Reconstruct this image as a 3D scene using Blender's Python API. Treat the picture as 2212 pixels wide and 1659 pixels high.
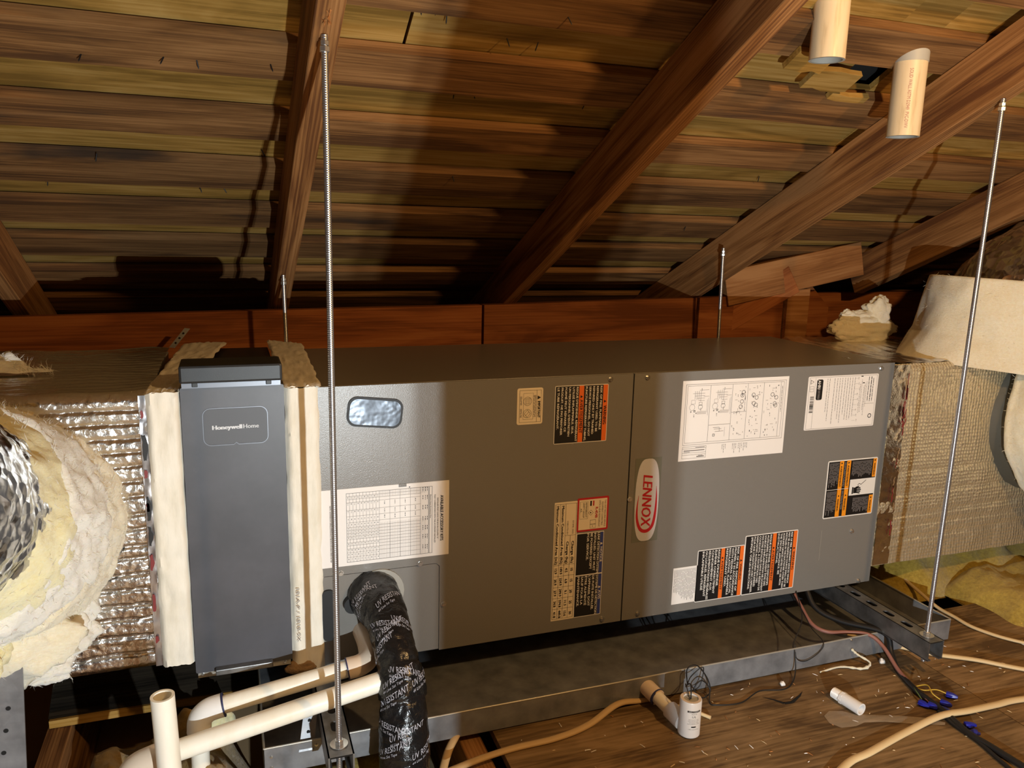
import bpy, bmesh, math, random
from mathutils import Vector, Matrix, noise
random.seed(7)
SC = bpy.context.scene
for o in list(bpy.data.objects):
    bpy.data.objects.remove(o, do_unlink=True)
C = SC.collection

# ------------------------------------------------------------------ camera
def make_camera():
    yaw, pitch, roll = math.radians(19.924), math.radians(-11.073), math.radians(1.397)
    cy, sy, cp, sp = math.cos(yaw), math.sin(yaw), math.cos(pitch), math.sin(pitch)
    f = Vector((sy*cp, cy*cp, sp)); r = Vector((cy, -sy, 0)); u = r.cross(f)
    r2 = r*math.cos(roll) + u*math.sin(roll); u2 = u*math.cos(roll) - r*math.sin(roll)
    cam = bpy.data.cameras.new('camera'); o = bpy.data.objects.new('camera', cam); C.objects.link(o)
    m = Matrix((r2, u2, -f)).transposed().to_4x4(); m.translation = Vector((-0.7679, -1.3918, 0.8246))
    o.matrix_world = m
    cam.sensor_fit = 'HORIZONTAL'; cam.sensor_width = 36.0; cam.lens = 1691.6/2212*36; cam.clip_start = 0.01
    SC.camera = o
make_camera()

# ------------------------------------------------------------------ world, lights, exposure
w = bpy.data.worlds.new('world'); SC.world = w; w.use_nodes = True
w.node_tree.nodes['Background'].inputs[0].default_value = (0.010, 0.007, 0.004, 1)
w.node_tree.nodes['Background'].inputs[1].default_value = 0.4
LED = Vector((-0.462, -1.76, 0.262))
def lamp(name, loc, energy, col, rad):
    l = bpy.data.lights.new(name, 'POINT'); l.energy = energy; l.color = col; l.shadow_soft_size = rad
    o = bpy.data.objects.new(name, l); C.objects.link(o); o.location = loc; return o
lamp('led_light', LED+Vector((-0.0048, 0, 0)), 23.0, (0.90, 0.975, 1.0), 0.0025)
lamp('led_light', LED+Vector((0.0048, 0, 0)), 23.0, (0.90, 0.975, 1.0), 0.0025)
BULB = Vector((0.30, -1.30, 1.30))
lamp('bulb_light', BULB, 20.5, (1, 0.60, 0.235), 0.03)
SC.view_settings.view_transform = 'Standard'; SC.view_settings.look = 'None'
SC.view_settings.gamma = 1.0; SC.view_settings.use_curve_mapping = False
SC.view_settings.exposure = 1.08

# ------------------------------------------------------------------ materials
def lin(c):
    return tuple((x/12.92 if x <= .04045 else ((x+.055)/1.055)**2.4) for x in c)
def S(r, g, b):
    return lin((r/255, g/255, b/255)) + (1,)
MATS = {}
def base(name):
    m = bpy.data.materials.new(name); m.use_nodes = True; MATS[name] = m
    return m, m.node_tree, m.node_tree.nodes['Principled BSDF']
def link(nt, a, b): nt.links.new(a, b)
def coords(nt, scale=(1, 1, 1), rand=True):
    tc = nt.nodes.new('ShaderNodeTexCoord'); mp = nt.nodes.new('ShaderNodeMapping'); mp.inputs['Scale'].default_value = scale
    if rand:
        oi = nt.nodes.new('ShaderNodeObjectInfo'); mu = nt.nodes.new('ShaderNodeMath'); mu.operation = 'MULTIPLY'; mu.inputs[1].default_value = 37.0
        link(nt, oi.outputs['Random'], mu.inputs[0]); va = nt.nodes.new('ShaderNodeVectorMath')
        link(nt, tc.outputs['Object'], va.inputs[0]); link(nt, mu.outputs[0], va.inputs[1]); link(nt, va.outputs[0], mp.inputs['Vector'])
    else:
        link(nt, tc.outputs['Object'], mp.inputs['Vector'])
    return mp.outputs[0]
def nz(nt, vec, scale, detail=4, rough=.55, dist=0):
    n = nt.nodes.new('ShaderNodeTexNoise'); n.inputs['Scale'].default_value = scale; n.inputs['Detail'].default_value = detail
    n.inputs['Roughness'].default_value = rough; n.inputs['Distortion'].default_value = dist; link(nt, vec, n.inputs['Vector']); return n.outputs['Fac']
def ramp(nt, fac, stops):
    r = nt.nodes.new('ShaderNodeValToRGB'); e = r.color_ramp.elements
    while len(e) < len(stops): e.new(0.5)
    for k, (p, c) in enumerate(stops): e[k].position = p; e[k].color = c
    link(nt, fac, r.inputs[0]); return r.outputs[0]
def mix(nt, fac, a, b, mode='MIX'):
    m = nt.nodes.new('ShaderNodeMix'); m.data_type = 'RGBA'; m.blend_type = mode
    for s, v in ((m.inputs[0], fac), (m.inputs[6], a), (m.inputs[7], b)):
        if hasattr(v, 'is_linked') or hasattr(v, 'links'): link(nt, v, s)
        else: s.default_value = v
    return m.outputs[2]
def bump(nt, bs, h, strength, dist=.001):
    b = nt.nodes.new('ShaderNodeBump'); b.inputs['Strength'].default_value = strength; b.inputs['Distance'].default_value = dist
    link(nt, h, b.inputs['Height']); link(nt, b.outputs[0], bs.inputs['Normal']); return b
def plain(name, col, rough=.5, metal=0.0, bumpscale=0, bstr=.2, spec=.5, bdist=.001):
    m, nt, bs = base(name); bs.inputs['Base Color'].default_value = col; bs.inputs['Roughness'].default_value = rough
    bs.inputs['Metallic'].default_value = metal; bs.inputs['Specular IOR Level'].default_value = spec
    if bumpscale: bump(nt, bs, nz(nt, coords(nt), bumpscale, 2), bstr, bdist)
    return m
def wood(name, dark, mid, light, grain=60, stretch=.035, rough=.75, bstr=.35, stain=None, spec=.25, wv=.035):
    """long-grained timber, grain along the object's x axis"""
    m, nt, bs = base(name)
    fine = nz(nt, coords(nt, (stretch*.5, 1, 1)), grain*4, 3, .6)
    v = coords(nt, (stretch*3.2, 1, 1)); mid_ = nz(nt, v, grain*.28, 4, .55, 1.2)
    w_ = nt.nodes.new('ShaderNodeTexWave'); w_.wave_type = 'BANDS'; w_.bands_direction = 'Y'; w_.inputs['Scale'].default_value = grain*.5
    w_.inputs['Distortion'].default_value = 9; w_.inputs['Detail'].default_value = 1.5; w_.inputs['Detail Scale'].default_value = .35; link(nt, v, w_.inputs['Vector'])
    def madd(x, k, y):
        q = nt.nodes.new('ShaderNodeMath'); q.operation = 'MULTIPLY_ADD'; link(nt, x, q.inputs[0]); q.inputs[1].default_value = k
        if isinstance(y, float): q.inputs[2].default_value = y
        else: link(nt, y, q.inputs[2])
        return q
    mb = madd(w_.outputs['Fac'], wv, madd(mid_, .60, madd(fine, .40-wv, 0.0).outputs[0]).outputs[0])
    col = ramp(nt, mb.outputs[0], [(.40, dark), (.50, mid), (.62, light)])
    oi = nt.nodes.new('ShaderNodeObjectInfo'); tint = ramp(nt, oi.outputs['Random'], [(0, (.72, .72, .74, 1)), (1, (1.12, 1.05, 1.0, 1))])
    col = mix(nt, 1.0, col, tint, 'MULTIPLY')
    if stain:
        s = nz(nt, coords(nt, (.25, 1, 1)), 7, 4, .6); sf = ramp(nt, s, [(.60, (0, 0, 0, 1)), (.70, (.75, .75, .75, 1))])
        col = mix(nt, sf, col, stain)
    link(nt, col, bs.inputs['Base Color']); bs.inputs['Roughness'].default_value = rough; bs.inputs['Specular IOR Level'].default_value = spec
    bump(nt, bs, mb.outputs[0], bstr, .0015)
    return m
wood('board', S(84, 58, 34), S(120, 86, 50), S(150, 112, 70), 70, .03, stain=S(48, 42, 38))
wood('rafter', S(98, 62, 34), S(140, 98, 56), S(168, 124, 78), 90, .025, bstr=.5, wv=.07)
wood('plywood', S(128, 98, 42), S(162, 126, 60), S(186, 152, 86), 45, .05, bstr=.2)
wood('newwood', S(140, 92, 50), S(168, 116, 68), S(188, 138, 88), 50, .05, bstr=.2)
wood('redwood', S(122, 68, 32), S(156, 92, 48), S(174, 110, 62), 50, .04, bstr=.2)
wood('deck', S(92, 72, 46), S(130, 106, 72), S(156, 130, 94), 45, .10, bstr=.4, stain=S(74, 56, 38))
wood('greyply', S(46, 42, 36), S(74, 68, 58), S(98, 90, 76), 40, .06, bstr=.4)
plain('felt', (.006, .006, .006, 1), .9)
plain('darkwall', S(58, 40, 26), .9)

def enamel():
    m, nt, bs = base('enamel'); v = coords(nt, rand=False)
    n = nz(nt, v, 700, 2); bs.inputs['Base Color'].default_value = S(124, 121, 116)
    bs.inputs['Roughness'].default_value = .30; bs.inputs['Specular IOR Level'].default_value = .55
    bump(nt, bs, n, .32, .0007)
enamel()
plain('enamel_top', S(120, 116, 110), .32, bumpscale=500, bstr=.1)
plain('panel_gap', (.004, .004, .004, 1), .8)
m, nt, bs = base('door_grey'); v = coords(nt, rand=False)
smudge = nz(nt, v, 9, 4, .6); link(nt, ramp(nt, smudge, [(.35, S(74, 75, 81)), (.62, S(83, 84, 91)), (.75, S(78, 78, 83))]), bs.inputs['Base Color'])
bs.inputs['Roughness'].default_value = .42; bs.inputs['Specular IOR Level'].default_value = .45
plain('badge_grey', S(82, 84, 90), .5)
plain('black_plastic', S(20, 20, 21), .45, bumpscale=900, bstr=.1)
plain('black_rubber', S(20, 20, 21), .55)
plain('silver_strip', S(116, 121, 131), .35, .2)
m, nt, bs = base('galvanised'); v = coords(nt, rand=False)
vo = nt.nodes.new('ShaderNodeTexVoronoi'); vo.inputs['Scale'].default_value = 90; link(nt, v, vo.inputs['Vector'])
g = nz(nt, v, 22, 4)
link(nt, ramp(nt, g, [(.3, S(118, 120, 124)), (.7, S(158, 160, 164))]), bs.inputs['Base Color']); bs.inputs['Metallic'].default_value = .4
r_ = ramp(nt, vo.outputs['Color'], [(0, (.30, .30, .30, 1)), (1, (.46, .46, .46, 1))]); link(nt, r_, bs.inputs['Roughness'])
m, nt, bs = base('strut_steel'); v = coords(nt, (1, 1, 1), False); g = nz(nt, v, 30, 5)
link(nt, ramp(nt, g, [(.3, S(104, 104, 104)), (.7, S(150, 150, 150))]), bs.inputs['Base Color']); bs.inputs['Metallic'].default_value = .8; bs.inputs['Roughness'].default_value = .42
m, nt, bs = base('thread'); bs.inputs['Base Color'].default_value = S(196, 198, 204); bs.inputs['Metallic'].default_value = .92; bs.inputs['Roughness'].default_value = .3
tc = nt.nodes.new('ShaderNodeTexCoord'); wv = nt.nodes.new('ShaderNodeTexWave'); wv.bands_direction = 'Z'; wv.inputs['Scale'].default_value = 100
link(nt, tc.outputs['Object'], wv.inputs['Vector']); bump(nt, bs, wv.outputs['Fac'], .35, .0008)
plain('zinc', S(208, 208, 206), .25, .9)
plain('zinc_paint', S(176, 172, 162), .35, .4)
def foil(name, scale, bstr, rough=.22, col=S(222, 214, 200), kind='noise', metal=1.0, rnd=.25):
    m, nt, bs = base(name); v = coords(nt, rand=False); bs.inputs['Metallic'].default_value = metal; bs.inputs['Roughness'].default_value = rough
    bs.inputs['Base Color'].default_value = col
    if kind == 'noise':
        h = nz(nt, v, scale, 3, .6, 1.2)
    else:
        vo = nt.nodes.new('ShaderNodeTexVoronoi'); vo.inputs['Scale'].default_value = scale; vo.inputs['Randomness'].default_value = rnd; link(nt, v, vo.inputs['Vector']); h = vo.outputs['Distance']
        n2 = nz(nt, v, scale*.35, 3); ad = nt.nodes.new('ShaderNodeMath'); ad.operation = 'MULTIPLY_ADD'; link(nt, n2, ad.inputs[0]); ad.inputs[1].default_value = .8; link(nt, h, ad.inputs[2]); h = ad.outputs[0]
    bump(nt, bs, h, bstr, .004)
foil('foil_crinkle', 130, .22, .24, S(228, 224, 218))
foil('foil_bubble', 110, 1.0, .30, S(244, 230, 198), 'vor', .72)
foil('foil_dark', 46, .9, .20, S(196, 196, 196), 'vor', 1.0, 1.0)
plain('foil_flat', S(200, 200, 204), .25, .9)
def fluff(name, c1, c2, scale=60):
    m, nt, bs = base(name); v = coords(nt, rand=False); n = nz(nt, v, scale*.25, 5, .65)
    n2 = nz(nt, v, scale*3, 4, .7); link(nt, mix(nt, .45, ramp(nt, n, [(.3, c1), (.68, c2)]), ramp(nt, n2, [(.35, c1), (.62, c2)])), bs.inputs['Base Color']); bs.inputs['Roughness'].default_value = .95
    bs.inputs['Specular IOR Level'].default_value = .1; bs.inputs['Sheen Weight'].default_value = .35
    bs.inputs['Subsurface Weight'].default_value = .25; bs.inputs['Subsurface Radius'].default_value = (.012, .009, .005); bs.inputs['Subsurface Scale'].default_value = .5
    bump(nt, bs, nz(nt, coords(nt, (1, 1, 2.0), False), scale*2.2, 6, .78, .8), .6, .005)
fluff('glass_cream', S(240, 226, 192), S(252, 246, 226))
fluff('glass_white', S(240, 234, 218), S(252, 250, 242))
fluff('glass_yellow', S(242, 228, 164), S(252, 246, 208))
fluff('glass_floor', S(150, 122, 44), S(206, 178, 82), 40)
fluff('glass_brown', S(120, 92, 48), S(170, 140, 78), 40)
m, nt, bs = base('mastic'); v = coords(nt, (1, 1, .35), False); n = nz(nt, v, 40, 5, .6)
link(nt, ramp(nt, n, [(.28, S(228, 221, 202)), (.5, S(238, 232, 217)), (.75, S(244, 240, 228))]), bs.inputs['Base Color']); bs.inputs['Roughness'].default_value = .6
bump(nt, bs, nz(nt, coords(nt, (1, 1, .2), False), 120, 4, .6), .5, .002)
plain('mastic_shade_brown', S(150, 120, 84), .75, bumpscale=120, bstr=.8, bdist=.004)  # mastic with shade painted into its brown; also colours the tape streaks
m, nt, bs = base('pvc'); v = coords(nt, (1, 1, .3), False); n = nz(nt, v, 20, 4)
link(nt, ramp(nt, n, [(.3, S(238, 228, 206)), (.6, S(246, 241, 228))]), bs.inputs['Base Color']); bs.inputs['Roughness'].default_value = .38
m, nt, bs = base('pvc_vent'); n = nz(nt, coords(nt, (1, 1, .12), False), 60, 4)
link(nt, ramp(nt, n, [(.3, S(200, 176, 138)), (.45, S(226, 204, 166)), (.7, S(232, 212, 178))]), bs.inputs['Base Color']); bs.inputs['Roughness'].default_value = .42
plain('pvc_white', S(236, 234, 232), .35)
plain('scrim_grey', S(84, 82, 74), .6)
plain('pvc_grey', S(178, 176, 168), .5)
plain('pvc_warm_shade', S(226, 206, 184), .4)  # tan copy of the white PVC, warm light and shade put into its colour
plain('ink_dullred', S(128, 44, 44), .5)
plain('primer_blue', S(40, 46, 92), .5)
m, nt, bs = base('tape_black'); v = coords(nt, rand=False); bs.inputs['Base Color'].default_value = S(22, 22, 23); bs.inputs['Roughness'].default_value = .2
bump(nt, bs, nz(nt, coords(nt, (1, 1, 1), False), 70, 4, .6, 1.0), .5, .004)
plain('tape_print', S(168, 168, 178), .5)
plain('paper', S(238, 234, 230), .65)
plain('paper_cream', S(236, 222, 196), .65)
plain('paper_clear', S(112, 114, 104), .25)
plain('ink_black', S(22, 20, 20), .5)
plain('ink_grey', S(120, 114, 112), .6)
plain('ink_orange', S(236, 112, 36), .5)
plain('ink_amber', S(240, 150, 30), .5)
plain('ink_red', S(188, 30, 40), .5)
plain('ink_blue', S(52, 66, 138), .5)
plain('ink_white', S(232, 228, 222), .5)
plain('logo_silver', S(204, 204, 212), .4)
plain('letter_silver', S(210, 212, 216), .4)
plain('romex', S(222, 196, 150), .5)
plain('romex_tan', S(202, 170, 122), .55)
plain('cable_rose', S(146, 98, 86), .5)
plain('pipe_print_red', S(170, 100, 88), .5)
plain('cable_black', S(24, 22, 21), .5)
plain('wire_yellow', S(206, 170, 60), .5)
plain('wire_green', S(90, 110, 60), .5)
plain('nut_blue', S(30, 36, 150), .4)
plain('drywall', S(190, 160, 120), .85)
m, nt, bs = base('clear_film'); bs.inputs['Base Color'].default_value = S(214, 196, 172); bs.inputs['Roughness'].default_value = .15; bs.inputs['Alpha'].default_value = .35
m, nt, bs = base('window_metal'); v = coords(nt, rand=False); bs.inputs['Metallic'].default_value = .95; bs.inputs['Base Color'].default_value = S(80, 84, 90)
link(nt, ramp(nt, nz(nt, v, 28, 2), [(.3, (.26, .26, .26, 1)), (.7, (.5, .5, .5, 1))]), bs.inputs['Roughness']); bump(nt, bs, nz(nt, v, 34, 2), .5, .004)
m, nt, bs = base('glow_led'); bs.inputs['Emission Color'].default_value = (1, .95, .88, 1); bs.inputs['Emission Strength'].default_value = 2
m, nt, bs = base('glow_bulb'); bs.inputs['Emission Color'].default_value = (1, .62, .3, 1); bs.inputs['Emission Strength'].default_value = 2

# ------------------------------------------------------------------ mesh helpers
def org(o):
    v = Vector((0, 0, 0))
    while o is not None:
        v += o.location; o = o.parent
    return v
def tag(o, label=None, cat=None, group=None, kind=None):
    if label: o['label'] = label
    if cat: o['category'] = cat
    if group: o['group'] = group
    if kind: o['kind'] = kind
    return o
def thing(name, loc, label, cat, group=None):
    o = bpy.data.objects.new(name, None); C.objects.link(o); o.location = loc; o.empty_display_size = .05
    return tag(o, label, cat, group)
def link_mesh(name, me, mat, parent=None, loc=None):
    o = bpy.data.objects.new(name, me); C.objects.link(o)
    if mat is not None and not me.materials: me.materials.append(MATS[mat])
    if parent is not None: o.parent = parent
    if loc is not None: o.location = Vector(loc) - (org(parent) if parent else Vector())
    return o
def smooth(me, ang=None):
    me.polygons.foreach_set('use_smooth', [True]*len(me.polygons))
    if ang is not None:
        try: me.set_sharp_from_angle(angle=math.radians(ang))
        except Exception: pass
class MB:
    def __init__(s): s.v = []; s.f = []
    def add(s, v, f):
        n = len(s.v); s.v += [tuple(q) for q in v]; s.f += [tuple(i+n for i in q) for q in f]; return s
    def box(s, x0, x1, y0, y1, z0, z1):
        v = [(x0,y0,z0),(x1,y0,z0),(x1,y1,z0),(x0,y1,z0),(x0,y0,z1),(x1,y0,z1),(x1,y1,z1),(x0,y1,z1)]
        return s.add(v, [(0,3,2,1),(4,5,6,7),(0,1,5,4),(1,2,6,5),(2,3,7,6),(3,0,4,7)])
    def quad(s, a, b, c, d): return s.add([a, b, c, d], [(0, 1, 2, 3)])
    def build(s, name, mat, parent=None, sm=None, at=None, bev=0, label=None):
        """verts are world coordinates; the object's origin goes to `at` (or the parent's origin)"""
        o0 = org(parent) if parent else Vector()
        at_ = Vector(at) if at is not None else o0
        me = bpy.data.meshes.new(name); me.from_pydata([tuple(Vector(q)-at_) for q in s.v], [], s.f)
        if bev:
            bm = bmesh.new(); bm.from_mesh(me); bmesh.ops.bevel(bm, geom=bm.edges[:], offset=bev, segments=2, affect='EDGES', profile=.6); bm.to_mesh(me); bm.free()
        me.update()
        if sm is not None: smooth(me, sm)
        o = link_mesh(name, me, mat, parent); o.location = at_ - o0
        if label: o['label'] = label
        return o
def frames(pts):
    P = [Vector(p) for p in pts]; T = []
    for i in range(len(P)):
        a = P[max(i-1, 0)]; b = P[min(i+1, len(P)-1)]; T.append((b-a).normalized())
    n = T[0].orthogonal().normalized(); N = []
    for t in T:
        n = (n - t*n.dot(t)).normalized(); N.append(n.copy())
    return P, T, N, [t.cross(n) for t, n in zip(T, N)]
def spline(pts, n=8):
    P = [Vector(p) for p in pts]; out = []
    Q = [P[0]*2-P[1]] + P + [P[-1]*2-P[-2]]
    for i in range(1, len(Q)-2):
        for k in range(n):
            t = k/n; a, b, c, d = Q[i-1:i+3]
            out.append(.5*((2*b) + (c-a)*t + (2*a-5*b+4*c-d)*t*t + (3*b-a-3*c+d)*t**3))
    out.append(P[-1]); return out
def tube(mb, pts, r, seg=12, caps=True, rf=None):
    P, T, N, B = frames(pts); n0 = len(mb.v); v = []; f = []
    for i, p in enumerate(P):
        for k in range(seg):
            a = 2*math.pi*k/seg; rr = (r[i] if isinstance(r, (list, tuple)) else r)
            if rf: rr = rf(i, k, rr)
            v.append(p + (N[i]*math.cos(a)+B[i]*math.sin(a))*rr)
    for i in range(len(P)-1):
        for k in range(seg):
            f.append((i*seg+k, i*seg+(k+1) % seg, (i+1)*seg+(k+1) % seg, (i+1)*seg+k))
    if caps:
        f.append(tuple(range(seg))[::-1]); f.append(tuple((len(P)-1)*seg+k for k in range(seg)))
    mb.add(v, f); return mb
def pipe(mb, pts, ro, ri, seg=24):
    """open-ended hollow tube with wall thickness"""
    P, T, N, B = frames(pts); v = []; f = []; n = len(P)
    for rr in (ro, ri):
        for i, p in enumerate(P):
            for k in range(seg):
                a = 2*math.pi*k/seg; v.append(p+(N[i]*math.cos(a)+B[i]*math.sin(a))*rr)
    q = n*seg
    for i in range(n-1):
        for k in range(seg):
            k2 = (k+1) % seg
            f.append((i*seg+k, i*seg+k2, (i+1)*seg+k2, (i+1)*seg+k)); f.append((q+i*seg+k, q+(i+1)*seg+k, q+(i+1)*seg+k2, q+i*seg+k2))
    for k in range(seg):
        k2 = (k+1) % seg
        f.append((k, q+k, q+k2, k2)); e = (n-1)*seg; f.append((e+k, e+k2, q+e+k2, q+e+k))
    mb.add(v, f); return mb
def grid(fn, nu, nv):
    v = [fn(i/nu, j/nv) for j in range(nv+1) for i in range(nu+1)]
    f = [(j*(nu+1)+i, j*(nu+1)+i+1, (j+1)*(nu+1)+i+1, (j+1)*(nu+1)+i) for j in range(nv) for i in range(nu)]
    return MB().add(v, f)
def N3(x, y, z): return noise.noise(Vector((x, y, z)))
def fbm(x, y, z, o=4): return noise.fractal(Vector((x, y, z)), .8, 2.1, o)
def rrect(x0, x1, z0, z1, r, n=5):
    out = []
    for cx, cz, a0 in ((x1-r, z1-r, 0), (x0+r, z1-r, 90), (x0+r, z0+r, 180), (x1-r, z0+r, 270)):
        for k in range(n+1):
            a = math.radians(a0+90*k/n); out.append((cx+r*math.cos(a), cz+r*math.sin(a)))
    return out
def plate(mb, loop, y0, y1):
    """extrude an xz outline between y0 (front) and y1"""
    n = len(loop); v = [(x, y0, z) for x, z in loop]+[(x, y1, z) for x, z in loop]
    f = [tuple(range(n))[::-1], tuple(range(n, 2*n))]+[(k, (k+1) % n, n+(k+1) % n, n+k) for k in range(n)]
    return mb.add(v, f)
_TXT = {}
def text_geo(s):
    """text as flat geometry, height about 1 for capitals, left aligned at 0"""
    if s in _TXT: return _TXT[s]
    cu = bpy.data.curves.new('t', 'FONT'); cu.body = s; cu.size = 1.0; cu.resolution_u = 2; cu.fill_mode = 'FRONT'
    o = bpy.data.objects.new('t', cu); C.objects.link(o)
    dg = bpy.context.evaluated_depsgraph_get(); me = bpy.data.meshes.new_from_object(o.evaluated_get(dg))
    v = [(q.co.x, q.co.y) for q in me.vertices]; f = [tuple(p.vertices) for p in me.polygons]
    bpy.data.objects.remove(o); bpy.data.curves.remove(cu); bpy.data.meshes.remove(me)
    if v:
        x0 = min(a for a, b in v); x1 = max(a for a, b in v); v = [(a-x0, b) for a, b in v]; wd = x1-x0
    else: wd = .1
    _TXT[s] = (v, f, wd); return _TXT[s]
# ------------------------------------------------------------------ the attic: roof, floor, walls
SL = math.atan(.5); CS = math.cos(SL)
RZ = 1.088                       # underside of the sheathing boards: z = RZ - y/2
ceil = bpy.data.objects.new('ceiling', None); C.objects.link(ceil); tag(ceil, kind='structure', label='underside of the pitched roof with spaced boards and plywood')
def slab(name, xa, xb, y0, y1, zoff, t, mat, parent, nseg=1, jit=0.0):
    """a board lying in the roof slope, its lower face zoff above the board plane"""
    L = (y1-y0)/CS; v = []; f = []
    for i in range(nseg+1):
        x = xa+(xb-xa)*i/nseg
        j0 = random.uniform(-jit, jit); j1 = random.uniform(-jit, jit)
        v += [(x, j0, 0), (x, L+j1, 0), (x, L+j1, t), (x, j0, t)]
    for i in range(nseg):
        a = 4*i; b = a+4
        f += [(a, b, b+1, a+1), (a+1, b+1, b+2, a+2), (a+2, b+2, b+3, a+3), (a+3, b+3, b, a)]
    f += [(0, 1, 2, 3), (4*nseg+3, 4*nseg+2, 4*nseg+1, 4*nseg)]
    me = bpy.data.meshes.new(name); me.from_pydata(v, [], f); me.update()
    o = link_mesh(name, me, mat, parent)
    o.location = (0, y0+zoff*math.sin(SL), RZ-.5*y0+zoff*CS); o.rotation_euler = (-SL, 0, 0)
    return o
ROWS = [(-2.24,-2.15),(-2.07,-1.98),(-1.90,-1.81),(-1.73,-1.64),(-1.56,-1.47),(-1.39,-1.30),(-1.22,-1.13),(-1.05,-.96),(-.88,-.79),(-.71,-.62),(-.545,-.455),(-.375,-.29),
        (-.21,-.123), (-.036,.048), (.14,.213), (.296,.383), (.458,.54), (.607,.687), (.765,.845), (.925,1.005), (1.085,1.165), (1.245,1.33)]
JOINTS = [(1.21,), (-1.23,), (1.81,), (.57,), (-1.83,), (-.62, 1.82), (1.80,), (-1.24, 1.20), (2.4,), (-1.24,)]
for k, (y0, y1) in enumerate(ROWS):
    xs = [-2.55] + [j for j in JOINTS[k % 10]] + [2.95]
    if k == 13: xs = [-2.55, -1.235, 1.80, 2.95]
    for a, b in zip(xs[:-1], xs[1:]):
        slab('sheathing_board', a+.002, b-.002, y0, y1, 0, .020, 'board', ceil, 5, .0025)
PLY = [(-2.55,-1.70,-2.25,.03),(-1.696,-.480,-2.25,.03),(-.475,.40,-2.25,.03),(.40,.50,-2.25,-.118),(.40,.50,-.040,.03),(.50,1.95,-2.25,.03),(1.954,2.95,-2.25,.03),
       (-2.55,-1.64,.033,1.34),(-1.636,.58,.033,1.34),(.583,2.95,.033,1.34)]
for (a, b, y0, y1) in PLY: slab('plywood_panel', a, b, y0, y1, .0240, .012, 'plywood', ceil)
slab('roofing_felt', -2.55, 2.95, -2.25, 1.34, .06, .004, 'felt', ceil)
# splintered batten ends beside the vent pipe
for (a, b, y0, y1, zo) in [(.215, .30, -.150, -.105, -.012), (.292, .40, -.112, -.062, -.010), (.38, .475, -.052, -.036, -.008)]:
    slab('broken_batten', a, b, y0, y1, zo, .011, 'plywood', ceil, 4, .004)
# the far slope beyond the ridge, behind the photographer
MB().add([(-2.55,-2.25,2.225),(2.95,-2.25,2.225),(2.95,-4.7,1.0),(-2.55,-4.7,1.0),(-2.55,-2.25,2.24),(2.95,-2.25,2.24),(2.95,-4.7,1.015),(-2.55,-4.7,1.015)],
         [(0,1,2,3),(7,6,5,4),(0,4,5,1),(2,6,7,3)]).build('opposite_slope', 'plywood', ceil)
def nail_mesh():
    mb = MB(); seg = 6; L = .016; r = .0011
    v = [(r*math.cos(a*math.pi/3), r*math.sin(a*math.pi/3), 0) for a in range(6)]+[(r*math.cos(a*math.pi/3), r*math.sin(a*math.pi/3), -L*.8) for a in range(6)]+[(0, 0, -L)]
    f = [(k, (k+1) % 6, 6+(k+1) % 6, 6+k) for k in range(6)]+[(6+k, 6+(k+1) % 6, 12) for k in range(6)]
    me = bpy.data.meshes.new('nail'); me.from_pydata(v, [], f); me.materials.append(MATS['black_rubber']); return me
NM = nail_mesh()
for (x, y) in [(-0.966,0.03),(-0.849,0.02),(-0.802,0.02),(-0.69,0.015),(-0.989,0.287),(-0.697,0.281),(-1.095,0.41),(-0.818,0.415),(-0.772,0.415),(-0.47,-0.111),(-0.444,-0.115),(-0.425,-0.101),
               (-0.311,-0.065),(-0.254,-0.064),(-0.238,-0.15),(-0.364,0.07),(-0.33,0.066),(-0.099,0.071),(-0.312,0.224),(-0.274,0.22),(-0.303,0.301),(0.40,0.482),(0.133,0.102),(0.47,0.277)]:
    onb = any(a-.01 < y < b for a, b in ROWS)
    o = bpy.data.objects.new('nail', NM); C.objects.link(o); o.parent = ceil; o.location = (x, y, RZ-.5*y+(.002 if onb else .021))
    o.rotation_euler = (random.uniform(-.5, .5), random.uniform(-.5, .5), 0)

# rafters -------------------------------------------------------------------------
def beam(name, p0, p1, wid, hgt, mat, up=(0, .447, .894), label=None, cat=None, group=None, parent=None, nseg=1):
    """timber of section wid x hgt whose lower-face centre line runs p0 -> p1, grain along its length"""
    p0 = Vector(p0); p1 = Vector(p1); d = (p1-p0); L = d.length; d.normalize(); u = Vector(up); u = (u-d*u.dot(d)).normalized(); s = u.cross(d)
    mb = MB(); h = wid/2
    for i in range(nseg+1):
        x = L*i/nseg; mb.v += [(x, -h, 0), (x, h, 0), (x, h, hgt), (x, -h, hgt)]
    for i in range(nseg):
        a = 4*i; b = a+4; mb.f += [(a, a+1, b+1, b), (a+1, a+2, b+2, b+1), (a+2, a+3, b+3, b+2), (a+3, a, b, b+3)]
    e = 4*nseg; mb.f += [(0, 3, 2, 1), (e, e+1, e+2, e+3)]
    me = bpy.data.meshes.new(name); me.from_pydata(mb.v, [], mb.f)
    bm = bmesh.new(); bm.from_mesh(me); bmesh.ops.bevel(bm, geom=[q for q in bm.edges if q.calc_face_angle(0) > .5], offset=.0015, segments=1, affect='EDGES'); bm.to_mesh(me); bm.free(); me.update()
    o = link_mesh(name, me, mat, parent); M = Matrix((d, s, u)).transposed().to_4x4(); M.translation = p0-(org(parent) if parent else Vector()); o.matrix_local = M
    if parent is None: bpy.context.view_layer.update()
    return tag(o, label, cat, group)
RB = .963; RH = .1105
def raf(x0, k, y0, y1, label, hgt=RH, zb=RB):
    return beam('rafter', (x0+k*y0, y0, zb-.5*y0), (x0+k*y1, y1, zb-.5*y1), .038, hgt, 'rafter', label=label, cat='rafter', group='roof rafters')
raf(-1.226, -.005, -2.2, 1.30, 'dark rafter at the far left edge above the foil duct')
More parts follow.
